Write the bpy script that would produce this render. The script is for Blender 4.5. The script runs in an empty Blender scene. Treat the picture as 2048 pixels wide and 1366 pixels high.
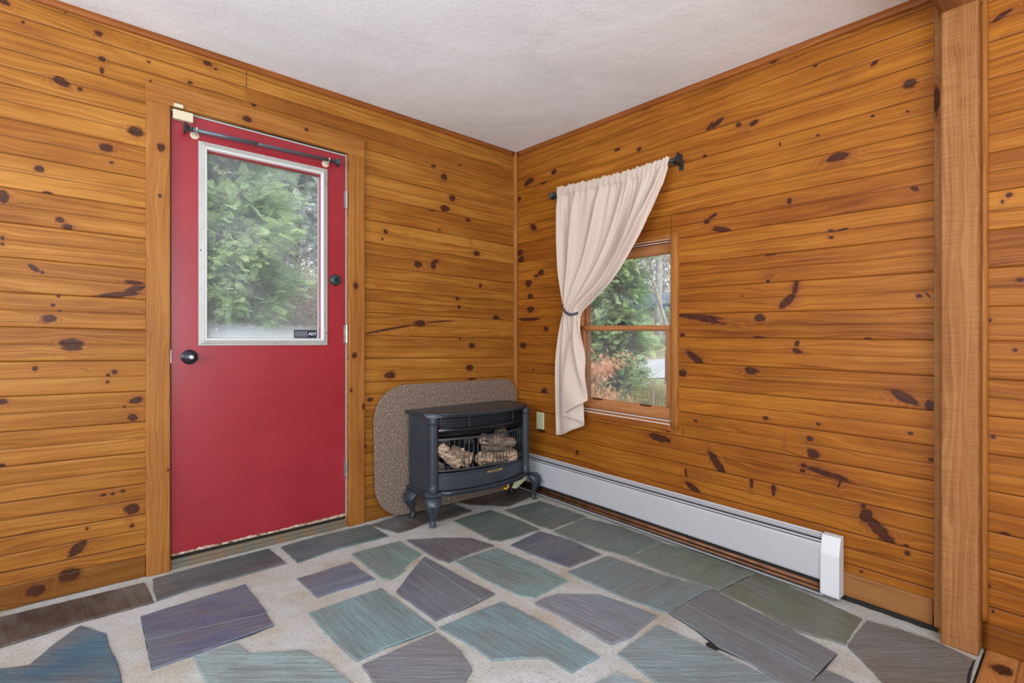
import bpy, bmesh, math, random
import numpy as np
from mathutils import Vector, Matrix
random.seed(7); rng = np.random.default_rng(7)
sc = bpy.context.scene; COL = sc.collection

# ------------------------------------------------------------------ camera
F = 1010.0; YAW = math.radians(49.10)
FW = np.array([math.cos(YAW), math.sin(YAW), 0.0]); RT = np.array([math.sin(YAW), -math.cos(YAW), 0.0])
CAM = np.array([-2.41165637, -2.73993602, 1.07331683])
cd = bpy.data.cameras.new('camera'); cam = bpy.data.objects.new('camera', cd); COL.objects.link(cam)
cd.sensor_width = 36; cd.lens = F / 2048 * 36; cd.clip_start = .02; cd.clip_end = 200
cam.location = CAM; cam.rotation_euler = (math.radians(90), 0, YAW - math.radians(90))
sc.camera = cam
# ------------------------------------------------------------------ world, lights, exposure
W = bpy.data.worlds.new('world'); sc.world = W; W.use_nodes = True
wn = W.node_tree.nodes; wl = W.node_tree.links
bg = wn['Background']; bg.inputs[0].default_value = (.80, .88, 1.0, 1); bg.inputs[1].default_value = 1.7
sc.view_settings.view_transform = 'Standard'; sc.view_settings.look = 'None'
sc.view_settings.exposure = 0.0; sc.view_settings.gamma = 1.0; sc.view_settings.use_curve_mapping = False
def area(name, loc, rot, sx, sy, power, col, spread=180):
    l = bpy.data.lights.new(name, 'AREA'); l.shape = 'RECTANGLE'; l.size = sx; l.size_y = sy; l.energy = power; l.color = col
    l.spread = math.radians(spread)
    o = bpy.data.objects.new(name, l); o.location = loc; o.rotation_euler = rot; COL.objects.link(o); return o
# added daylight lamps in two unseen openings, tilted up to brighten the ceiling
area('back_fill_lamp', (-3.08, -4.74, 1.35), (math.radians(134), 0, 0), 2.7, 1.5, 190, (.86, .93, 1.0))
area('side_fill_lamp', (-4.52, -2.3, 1.35), (math.radians(134), 0, math.radians(-90)), 2.8, 1.5, 125, (.82, .91, 1.0))
sun = bpy.data.lights.new('sun', 'SUN'); sun.energy = 2.6; sun.angle = math.radians(12); sun.color = (1, .95, .86)
so = bpy.data.objects.new('sun', sun); so.rotation_euler = (math.radians(50), 0, math.radians(-20)); COL.objects.link(so)

# ------------------------------------------------------------------ levels of this settled old house
# the boards on the left wall drop slightly towards the corner, those on the right wall rise to it; the slate floor
# is level along the door wall and rises a little towards it
KX, KY = -.0149, .0180
def floor_z(x, y): return .045 + .0187 * y
def ceil_z(x, y): return 2.434 - .004 * x + .028 * y
def ray(px, py): return FW + RT * ((px - 1024) / F) + np.array([0, 0, (683 - py) / F])
def on_left(px, py, d=0.0):          # a point of the door wall -> (x, h)
    r = ray(px, py); p = CAM + r * ((-d - CAM[1]) / r[1]); return p[0], p[2] - KX * p[0]
def on_right(px, py, d=0.0):         # a point of the window wall -> (y, h)
    r = ray(px, py); p = CAM + r * ((-d - CAM[0]) / r[0]); return p[1], p[2] - KY * p[1]
def on_floor(px, py):
    r = ray(px, py); t = (.045 + .0187 * CAM[1] - CAM[2]) / (r[2] - .0187 * r[1]); p = CAM + r * t; return p[0], p[1]
def srgb(r, g, b):
    f = lambda c: (c / 255 / 12.92) if c <= 10 else ((c / 255 + .055) / 1.055) ** 2.4
    return (f(r), f(g), f(b), 1)

# ------------------------------------------------------------------ materials
class NT:
    def __init__(s, name):
        s.m = bpy.data.materials.new(name); s.m.use_nodes = True; s.t = s.m.node_tree; s.n = s.t.nodes; s.l = s.t.links
        s.p = s.n['Principled BSDF']; s.out = s.n['Material Output']
    def node(s, typ, **k):
        n = s.n.new(typ)
        for a, v in k.items():
            if a.startswith('i_'):
                key = a[2:]; key = int(key) if key.isdigit() else key.replace('_', ' ')
                if hasattr(v, 'is_output'): s.l.new(v, n.inputs[key])
                else: n.inputs[key].default_value = v
            else: setattr(n, a, v)
        return n
    def math(s, op, a, b=0.0, c=0.0, clamp=False):
        n = s.n.new('ShaderNodeMath'); n.operation = op; n.use_clamp = clamp
        for i, v in enumerate((a, b, c)):
            if hasattr(v, 'is_output'): s.l.new(v, n.inputs[i])
            else: n.inputs[i].default_value = v
        return n.outputs[0]
    def mix(s, f, a, b, mode='MIX'):
        n = s.n.new('ShaderNodeMix'); n.data_type = 'RGBA'; n.blend_type = mode
        for k, v in ((0, f), (6, a), (7, b)):
            if hasattr(v, 'is_output'): s.l.new(v, n.inputs[k])
            else: n.inputs[k].default_value = v
        return n.outputs[2]
    def ramp(s, f, stops, interp='LINEAR'):
        n = s.n.new('ShaderNodeValToRGB'); e = n.color_ramp.elements; n.color_ramp.interpolation = interp
        while len(e) < len(stops): e.new(.5)
        for q, (p, c) in zip(e, stops): q.position = p; q.color = c if len(c) == 4 else (*c, 1)
        s.l.new(f, n.inputs[0]); return n.outputs[0]
    def vec(s, x, y, z):
        n = s.n.new('ShaderNodeCombineXYZ')
        for i, v in enumerate((x, y, z)):
            if hasattr(v, 'is_output'): s.l.new(v, n.inputs[i])
            else: n.inputs[i].default_value = v
        return n.outputs[0]
    def noise(s, v, scale, detail=3, rough=.55, dist=0.0, out=0):
        n = s.n.new('ShaderNodeTexNoise'); s.l.new(v, n.inputs['Vector'])
        n.inputs['Scale'].default_value = scale; n.inputs['Detail'].default_value = detail
        n.inputs['Roughness'].default_value = rough; n.inputs['Distortion'].default_value = dist; return n.outputs[out]
    def bump(s, h, strength, dist=.01):
        n = s.n.new('ShaderNodeBump'); n.inputs['Strength'].default_value = strength; n.inputs['Distance'].default_value = dist
        s.l.new(h, n.inputs['Height']); s.l.new(n.outputs[0], s.p.inputs['Normal']); return n
    def set(s, **k):
        for a, v in k.items():
            key = a.replace('_', ' ')
            if hasattr(v, 'is_output'): s.l.new(v, s.p.inputs[key])
            else: s.p.inputs[key].default_value = v

def board_wood(name, light, mid, dark, rough=.40, coat=.05, joints=True, var=.5, sat=1.0, groove=(.05, .014, .003)):
    """Varnished knotty pine. Attribute wc = (along, across, board index), kn = (knot distance, halo, grain shift)."""
    s = NT(name)
    wc = s.node('ShaderNodeAttribute', attribute_name='wc'); kn = s.node('ShaderNodeAttribute', attribute_name='kn')
    a = s.node('ShaderNodeSeparateXYZ', i_0=wc.outputs['Vector']); k = s.node('ShaderNodeSeparateXYZ', i_0=kn.outputs['Vector'])
    al, ac, bi = a.outputs; sd, halo, shift = k.outputs
    bid = s.math('FLOOR', bi); fr = s.math('FRACT', bi)
    wn_ = s.node('ShaderNodeTexWhiteNoise', noise_dimensions='1D'); s.l.new(bid, wn_.inputs['W']); rnd = wn_.outputs[0]
    ro = s.math('MULTIPLY', bid, 3.71)
    acs = s.math('ADD', ac, shift)
    # slow wander of the grain
    wand = s.noise(s.vec(s.math('MULTIPLY', al, 1.6), s.math('MULTIPLY', acs, 9.0), ro), 1.0, 2)
    acw = s.math('ADD', acs, s.math('MULTIPLY', s.math('SUBTRACT', wand, .5), .10))
    g1 = s.noise(s.vec(s.math('MULTIPLY', al, 1.1), s.math('MULTIPLY', acw, 85.0), ro), 1.0, 3, .6)
    g2 = s.noise(s.vec(s.math('MULTIPLY', al, 7.0), s.math('MULTIPLY', acw, 420.0), ro), 1.0, 2, .6)
    ring = s.math('SINE', s.math('ADD', s.math('MULTIPLY', acw, 560.0), s.math('MULTIPLY', sd, 9.0)))
    blot = s.noise(s.vec(s.math('MULTIPLY', al, 2.5), s.math('MULTIPLY', ac, 9.0), ro), 1.0, 3, .6)
    t = s.math('ADD', s.math('MULTIPLY', g1, .62), s.math('ADD', s.math('MULTIPLY', g2, .16), s.math('MULTIPLY', blot, .42)))
    t = s.math('ADD', t, s.math('MULTIPLY', ring, s.math('ADD', .022, s.math('MULTIPLY', halo, .10))))
    t = s.math('ADD', t, s.math('MULTIPLY', s.math('SUBTRACT', rnd, .5), .22 * var))
    c = s.ramp(t, [(.38, light), (.60, mid), (.82, dark)])
    hu = s.node('ShaderNodeTexWhiteNoise', noise_dimensions='1D'); s.l.new(s.math('ADD', bid, 17.3), hu.inputs['W'])
    c = s.mix(s.math('MULTIPLY', hu.outputs[0], .30 * var), c, (dark[0] * 1.5, dark[1] * 1.15, dark[2] * .9, 1))
    # knot halo: reddish resin stain
    nz = s.noise(s.vec(s.math('MULTIPLY', al, 30.0), s.math('MULTIPLY', ac, 60.0), ro), 1.0, 4, .65)
    hz = s.math('MULTIPLY', halo, s.math('ADD', s.math('MULTIPLY', nz, 1.6), .05), clamp=True)
    c = s.mix(s.math('MULTIPLY', hz, .72), c, (.20, .055, .014, 1))
    nl = s.noise(s.vec(s.math('MULTIPLY', al, 38.0), s.math('MULTIPLY', ac, 70.0), ro), 1.0, 2, .5)
    sdn = s.math('ADD', sd, s.math('ADD', s.math('MULTIPLY', s.math('SUBTRACT', nz, .5), .9), s.math('MULTIPLY', s.math('SUBTRACT', nl, .5), .8)))
    core = s.ramp(sdn, [(0.0, (.085, .028, .014)), (.20, (.030, .011, .009)), (.31, (.070, .019, .009)), (.36, (.045, .012, .007)), (.42, (.012, .005, .004)), (.5, (.05, .016, .008))])
    m = s.math('SUBTRACT', 1.0, s.math('MULTIPLY', s.math('SUBTRACT', sdn, .80), 2.3), clamp=True)
    m = s.math('MULTIPLY', m, .93)
    # colour ramp above reads sd in 0..2 as 0..1
    core_t = s.math('MULTIPLY', sdn, .5)
    s.l.new(core_t, core.node.inputs[0])
    kt = s.math('ADD', .25, s.math('MULTIPLY', s.math('ADD', nz, nl), .62)); core = s.mix(1.0, core, s.vec(kt, kt, kt), 'MULTIPLY')
    c = s.mix(m, c, core)
    if joints:
        d0 = s.math('MINIMUM', fr, s.math('SUBTRACT', 1.0, fr))
        jm = s.math('SUBTRACT', 1.0, s.math('MULTIPLY', s.math('SUBTRACT', d0, .006), 90.0), clamp=True)
        c = s.mix(s.math('MULTIPLY', jm, .92), c, (*groove, 1))
        db = s.math('ABSOLUTE', s.math('SUBTRACT', fr, .5))
        bm_ = s.math('SUBTRACT', 1.0, s.math('MULTIPLY', s.math('SUBTRACT', db, .010), 70.0), clamp=True)
        c = s.mix(s.math('MULTIPLY', bm_, .50), c, (*groove, 1))
    s.set(Base_Color=c, Roughness=s.math('ADD', rough, s.math('MULTIPLY', g1, .18)), Coat_Weight=coat, Coat_Roughness=.30)
    s.p.inputs['Specular IOR Level'].default_value = .15
    s.bump(s.math('ADD', g2, s.math('MULTIPLY', g1, 1.5)), .10, .0015)
    if 'rough' in name:
        sw = s.noise(s.vec(s.math('MULTIPLY', al, 260.0), s.math('MULTIPLY', ac, 9.0), 3.0), 1.0, 2, .5)
        s.bump(s.math('ADD', sw, s.math('MULTIPLY', g2, .6)), .45, .003)
        s.set(Base_Color=s.mix(s.math('MULTIPLY', s.ramp(sw, [(.40, (1, 1, 1)), (.56, (0, 0, 0))]), .30), c, (.15, .055, .018, 1)))
    return s.m
LT, MD, DK = (.60, .27, .052), (.46, .168, .026), (.27, .072, .010)
M = {}
M['wall_l'] = board_wood('knotty_pine_left', (.42, .188, .034), (.285, .108, .015), (.150, .044, .006), rough=.40, coat=.03)
M['wall_r'] = board_wood('knotty_pine_right', (.41, .160, .019), (.275, .090, .009), (.135, .033, .004), rough=.40, coat=.03)
M['trim'] = board_wood('pine_trim', (.37, .168, .042), (.285, .110, .022), (.19, .058, .011), joints=False, var=.3)
M['dark_trim'] = board_wood('stained_trim', (.36, .130, .032), (.25, .078, .016), (.13, .036, .007), joints=False, var=.4)
M['post'] = board_wood('rough_sawn_post', (.40, .20, .078), (.31, .135, .046), (.19, .070, .021), rough=.65, coat=.0, joints=False, var=.2)
M['sash'] = board_wood('window_wood', (.44, .205, .085), (.36, .145, .052), (.24, .080, .025), joints=False, var=.3)
M['planks'] = board_wood('plank_floor', (.58, .285, .10), (.48, .21, .065), (.32, .12, .035), joints=True, var=.4)

def simple(name, col, rough=.5, metal=0.0, bump=0.0, bscale=200, var=0.0, vscale=6, spec=.5, col2=None, coat=0):
    s = NT(name); tc = s.node('ShaderNodeTexCoord').outputs['Object']
    c = col if len(col) == 4 else (*col, 1)
    if var:
        n = s.noise(tc, vscale, 4, .6); c2 = col2 or tuple(max(0, x * (1 - var)) for x in c[:3]); c2 = (*c2[:3], 1)
        cc = s.mix(s.ramp(n, [(.35, (0, 0, 0)), (.65, (1, 1, 1))]), c, c2); s.set(Base_Color=cc)
        s.set(Roughness=s.math('ADD', rough - .06, s.math('MULTIPLY', n, .14)))
    else: s.set(Base_Color=c, Roughness=rough)
    s.set(Metallic=metal, Coat_Weight=coat); s.p.inputs['Specular IOR Level'].default_value = spec
    if bump: s.bump(s.noise(tc, bscale, 3, .6), bump, .003)
    return s.m
M['black'] = simple('black_iron', (.020, .021, .024), .55, 0, .05)
M['stove'] = simple('stove_enamel', (.048, .060, .074), .34, .35, .10, 260, .22, 9)
M['stove_in'] = simple('firebox_black', (.006, .006, .007), .7)
M['stove_rod'] = simple('grille_iron', (.085, .085, .09), .38, .6)
M['hood'] = simple('glossy_black_steel', (.035, .035, .042), .20, .6)
M['gold'] = simple('gold_letters', (.62, .40, .12), .35, .6)
M['yellow'] = simple('yellow_hose', (.75, .42, .02), .4)
M['ceil'] = None
M['white_plastic'] = simple('cream_plastic', srgb(196, 186, 158), .4)
M['switch'] = simple('pale_green_plate', srgb(196, 196, 160), .4)
M['heater'] = simple('heater_enamel', (.45, .45, .465), .42, 0, .02, 300, .04, 3)
M['heater_cap'] = simple('heater_cap_white', (.63, .64, .65), .42)
M['copper'] = simple('dull_copper', (.25, .105, .045), .45, .35, .1, 120, .5, 14)
M['steel'] = simple('worn_steel', (.45, .45, .42), .35, .8, .05, 200, .3, 30)
M['glassframe'] = simple('grey_white_frame', (.40, .40, .37), .42, 0, .03, 200, .12, 12)
M['glassbead'] = simple('white_frame_bead', (.60, .60, .59), .35)
M['rod_grey'] = simple('rod_grey_paint', (.11, .125, .145), .3, .4)
M['knob'] = simple('dark_bronze_knob', (.018, .022, .030), .26, .6)
M['verdigris'] = simple('dark_green_bronze', (.03, .075, .07), .4, .5, .1, 200, .4, 80)
M['peel'] = simple('peeling_primer', (.62, .50, .36), .7, 0, .4, 90, .55, 40, col2=(.16, .06, .03))
M['dark_gap'] = simple('dark_gap', (.012, .010, .008), .9)
M['threshold'] = simple('worn_threshold', (.105, .105, .085), .6, .1, .3, 60, .6, 14, col2=(.17, .11, .055))
M['siding'] = simple('backing_boards', (.35, .2, .09), .7)
M['tie'] = simple('tieback_ribbon', (.055, .055, .075), .6)
M['sticker'] = simple('sticker_navy', (.030, .036, .055), .35)
M['sticker_blk'] = simple('sticker_black', (.010, .012, .022), .35)
M['sticker_txt'] = simple('sticker_grey_print', (.22, .24, .28), .4)
M['sticker_wht'] = simple('sticker_pale_print', (.62, .68, .75), .4)
M['track'] = simple('white_track', (.68, .66, .64), .35)
M['bark'] = simple('bark', (.18, .145, .115), .85, 0, .6, 40, .5, 12)
M['bark_pale'] = simple('pale_bark', (.46, .43, .38), .8, 0, .5, 30, .45, 10)
M['twig'] = simple('grey_brown_twigs', (.40, .33, .28), .85, 0, 0, 1, .5, 3)
M['lawn'] = simple('rough_grass', (.25, .23, .11), .95, 0, .9, 30, .55, 1.6, col2=(.36, .30, .20))
M['road'] = simple('gravel_drive', (.52, .52, .53), .9, 0, .3, 80, .15, 2)
M['house'] = simple('cream_siding', (.62, .58, .38), .7, 0, 0, 1, .08, 3)
M['house_roof'] = simple('blue_grey_roof', (.10, .14, .20), .6)
M['stone_w'] = simple('pale_block', (.42, .45, .48), .7, 0, .2, 50, .2, 5)
M['plaster'] = simple('plaster', (.55, .50, .42), .8)

def ceiling_mat():
    s = NT('textured_ceiling_paint'); tc = s.node('ShaderNodeTexCoord').outputs['Object']
    n1 = s.noise(tc, 130, 3, .6); n2 = s.noise(tc, 1.6, 3, .5, .6); n3 = s.noise(tc, 40, 3, .6)
    c = s.mix(s.ramp(n2, [(.36, (0, 0, 0)), (.66, (1, 1, 1))]), (.79, .84, .88, 1), (.86, .91, .95, 1))
    s.set(Base_Color=c, Roughness=.75)
    h = s.math('ADD', s.math('MULTIPLY', n1, .6), s.math('ADD', s.math('MULTIPLY', n3, .6), s.math('MULTIPLY', n2, 7)))
    s.bump(h, .55, .004); return s.m
M['ceil'] = ceiling_mat()

def mortar_mat():
    s = NT('grey_mortar'); tc = s.node('ShaderNodeTexCoord').outputs['Object']
    n1 = s.noise(tc, 110, 5, .7); n2 = s.noise(tc, 4, 4, .6); n3 = s.noise(tc, 260, 2, .6)
    c = s.ramp(n2, [(.3, (.42, .36, .27)), (.52, (.49, .485, .455)), (.72, (.55, .56, .58))])
    c = s.mix(s.ramp(n1, [(.34, (.8, .8, .8)), (.46, (0, 0, 0))]), c, (.27, .25, .22, 1))
    v = s.node('ShaderNodeTexVoronoi', i_Scale=26.0); s.l.new(tc, v.inputs['Vector'])
    sp = s.math('LESS_THAN', v.outputs['Distance'], .045)
    c = s.mix(s.math('MULTIPLY', sp, .6), c, (.30, .055, .06, 1))
    s.set(Base_Color=c, Roughness=.85)
    s.bump(s.math('ADD', s.math('MULTIPLY', n1, 1.2), s.math('ADD', s.math('MULTIPLY', n2, 3.0), s.math('MULTIPLY', n3, .3))), .60, .007)
    return s.m
M['mortar'] = mortar_mat()

def slate_mat():
    s = NT('cleft_slate')
    at = s.node('ShaderNodeAttribute', attribute_name='col'); sg = s.node('ShaderNodeAttribute', attribute_name='sg')
    q = s.node('ShaderNodeSeparateXYZ', i_0=sg.outputs['Vector']); al, ac, rd = q.outputs
    st = s.noise(s.vec(s.math('MULTIPLY', al, 5), s.math('MULTIPLY', ac, 70), rd), 1, 4, .65)
    bl = s.noise(s.vec(s.math('MULTIPLY', al, 4), s.math('MULTIPLY', ac, 8), rd), 1, 4, .6)
    fine = s.noise(s.vec(s.math('MULTIPLY', al, 120), s.math('MULTIPLY', ac, 160), rd), 1, 2, .6)
    big = s.noise(s.vec(s.math('MULTIPLY', al, 2.2), s.math('MULTIPLY', ac, 3.5), rd), 1, 2, .5)
    c = s.mix(s.ramp(bl, [(.35, (0, 0, 0)), (.7, (1, 1, 1))]), at.outputs['Color'], (.165, .15, .14, 1))
    c = s.mix(.75, at.outputs['Color'], c)
    c = s.mix(s.math('MULTIPLY', s.ramp(big, [(.45, (0, 0, 0)), (.7, (1, 1, 1))]), .35), c, (.17, .235, .255, 1))
    k = s.math('ADD', .36, s.math('ADD', s.math('MULTIPLY', st, .85), s.math('MULTIPLY', fine, .42)))
    kc = s.vec(k, k, k)
    c = s.mix(1.0, c, kc, 'MULTIPLY')
    band = s.math('ABSOLUTE', s.math('ADD', ac, s.math('MULTIPLY', s.math('SUBTRACT', bl, .5), .012)))
    bm_ = s.math('SUBTRACT', 1.0, s.math('MULTIPLY', band, 220.0), clamp=True)
    stripe = s.math('MULTIPLY', bm_, s.math('GREATER_THAN', rd, 50.0))
    c = s.mix(s.math('MULTIPLY', stripe, .55), c, (.30, .40, .40, 1))
    s.set(Base_Color=c, Roughness=s.math('ADD', .30, s.math('MULTIPLY', st, .28)))
    s.p.inputs['Specular IOR Level'].default_value = .5
    s.bump(s.math('ADD', s.math('MULTIPLY', st, 1.2), s.math('ADD', s.math('MULTIPLY', bl, 2.2), s.math('MULTIPLY', fine, .35))), .7, .005)
    return s.m
M['slate'] = slate_mat()

def red_mat():
    s = NT('red_door_paint'); tc = s.node('ShaderNodeTexCoord').outputs['Object']
    mp = s.node('ShaderNodeMapping', i_Vector=tc); mp.inputs['Scale'].default_value = (3, 1, 90)
    br = s.noise(mp.outputs[0], 1.5, 4, .6); n = s.noise(tc, 2.2, 4, .6)
    c = s.mix(s.ramp(n, [(.35, (0, 0, 0)), (.7, (1, 1, 1))]), (.235, .006, .014, 1), (.285, .013, .022, 1))
    c = s.mix(s.math('MULTIPLY', br, .18), c, (.36, .045, .055, 1))
    sc_ = s.noise(tc, 24, 5, .8); c = s.mix(s.ramp(sc_, [(.72, (0, 0, 0)), (.80, (.30, .30, .30))]), c, (.60, .25, .22, 1))
    s.set(Base_Color=c, Roughness=s.math('ADD', .26, s.math('MULTIPLY', br, .20)), Coat_Weight=.15, Coat_Roughness=.25)
    s.bump(br, .12, .002); return s.m
M['red'] = red_mat()

def hearth_mat():
    s = NT('brown_speckled_board'); tc = s.node('ShaderNodeTexCoord').outputs['Object']
    n = s.noise(tc, 85, 4, .7); n2 = s.noise(tc, 3.2, 3, .5); v = s.node('ShaderNodeTexVoronoi', i_Scale=120.0); s.l.new(tc, v.inputs['Vector'])
    c = s.ramp(n, [(.36, (.105, .066, .046)), (.52, (.185, .128, .092)), (.66, (.36, .28, .22))])
    c = s.mix(s.math('MULTIPLY', n2, .35), c, (.17, .12, .09, 1))
    s.set(Base_Color=c, Roughness=.55); s.bump(s.math('ADD', s.math('MULTIPLY', v.outputs['Distance'], .8), n), .7, .004); return s.m
M['hearth'] = hearth_mat()

def cloth_mat():
    s = NT('cream_curtain_cloth')
    uv = s.node('ShaderNodeAttribute', attribute_name='uvp')
    q = s.node('ShaderNodeSeparateXYZ', i_0=uv.outputs['Vector'])
    w1 = s.math('SINE', s.math('MULTIPLY', q.outputs[0], 900)); w2 = s.math('SINE', s.math('MULTIPLY', q.outputs[1], 620))
    weave = s.math('ADD', s.math('MULTIPLY', w1, .5), s.math('MULTIPLY', w2, .5))
    c = s.mix(s.math('MULTIPLY', s.math('ADD', weave, 1), .06), (.73, .635, .545, 1), (.60, .51, .43, 1))
    s.set(Base_Color=c, Roughness=.85, Sheen_Weight=.2); s.p.inputs['Specular IOR Level'].default_value = .15
    tr = s.node('ShaderNodeBsdfTranslucent'); tr.inputs[0].default_value = (.90, .72, .64, 1)
    mx = s.node('ShaderNodeMixShader'); mx.inputs[0].default_value = .36
    s.l.new(s.p.outputs[0], mx.inputs[1]); s.l.new(tr.outputs[0], mx.inputs[2]); s.l.new(mx.outputs[0], s.out.inputs[0])
    s.bump(weave, .08, .001); return s.m
M['cloth'] = cloth_mat()

def glass_mat(name, haze=0.0, fog=False):
    """thin clear pane; a patchy haze scatters a little, condensation stays near the pane's lower edge"""
    s = NT(name); tc = s.node('ShaderNodeTexCoord').outputs['Object']
    tr = s.node('ShaderNodeBsdfTransparent'); gl = s.node('ShaderNodeBsdfGlossy'); gl.inputs['Roughness'].default_value = .02
    fr = s.node('ShaderNodeFresnel'); fr.inputs[0].default_value = 1.45
    m1 = s.node('ShaderNodeMixShader'); s.l.new(fr.outputs[0], m1.inputs[0]); s.l.new(tr.outputs[0], m1.inputs[1]); s.l.new(gl.outputs[0], m1.inputs[2])
    di = s.node('ShaderNodeBsdfTranslucent'); di.inputs[0].default_value = (.85, .9, .95, 1)
    d2 = s.node('ShaderNodeBsdfDiffuse'); d2.inputs[0].default_value = (.75, .78, .80, 1)
    ms = s.node('ShaderNodeMixShader'); ms.inputs[0].default_value = .5; s.l.new(di.outputs[0], ms.inputs[1]); s.l.new(d2.outputs[0], ms.inputs[2])
    n = s.noise(tc, 7, 4, .6)
    f = s.math('MULTIPLY', n, haze)
    if fog:
        z = s.node('ShaderNodeSeparateXYZ', i_0=tc).outputs[2]
        lo = s.math('SUBTRACT', 1.0, s.math('MULTIPLY', s.math('ADD', z, s.math('MULTIPLY', s.math('SUBTRACT', n, .5), .10)), 1 / .085), clamp=True)
        f = s.math('ADD', f, s.math('MULTIPLY', lo, .55), clamp=True)
    m2 = s.node('ShaderNodeMixShader'); s.l.new(f, m2.inputs[0]); s.l.new(m1.outputs[0], m2.inputs[1]); s.l.new(ms.outputs[0], m2.inputs[2])
    s.l.new(m2.outputs[0], s.out.inputs[0]); return s.m
M['pane'] = glass_mat('window_glass', .10); M['pane_fog'] = glass_mat('door_glass', .19, True)

def leaf_mat(name, a, b, c, trans=.3):
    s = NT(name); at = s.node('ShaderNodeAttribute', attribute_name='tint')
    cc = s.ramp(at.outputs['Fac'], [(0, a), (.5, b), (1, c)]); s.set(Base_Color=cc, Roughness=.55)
    tr = s.node('ShaderNodeBsdfTranslucent'); s.l.new(cc, tr.inputs[0])
    mx = s.node('ShaderNodeMixShader'); mx.inputs[0].default_value = trans
    s.l.new(s.p.outputs[0], mx.inputs[1]); s.l.new(tr.outputs[0], mx.inputs[2]); s.l.new(mx.outputs[0], s.out.inputs[0]); return s.m
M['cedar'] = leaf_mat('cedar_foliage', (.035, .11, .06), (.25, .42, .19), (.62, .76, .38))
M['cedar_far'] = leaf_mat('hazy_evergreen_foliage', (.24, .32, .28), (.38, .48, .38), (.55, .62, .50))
M['orange'] = leaf_mat('dead_orange_foliage', (.60, .25, .12), (.85, .45, .24), (.95, .62, .40))
M['weeds'] = leaf_mat('weed_foliage', (.20, .20, .08), (.38, .36, .16), (.55, .48, .28))

def log_mat():
    s = NT('ceramic_log'); tc = s.node('ShaderNodeTexCoord').outputs['Object']
    mp = s.node('ShaderNodeMapping', i_Vector=tc); mp.inputs['Scale'].default_value = (14, 60, 60)
    n = s.noise(mp.outputs[0], 1, 4, .65, .6)
    c = s.ramp(n, [(.34, (.045, .028, .020)), (.50, (.33, .225, .145)), (.7, (.62, .48, .35))])
    s.set(Base_Color=c, Roughness=.85); s.bump(n, .9, .008); return s.m
M['log'] = log_mat()

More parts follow.
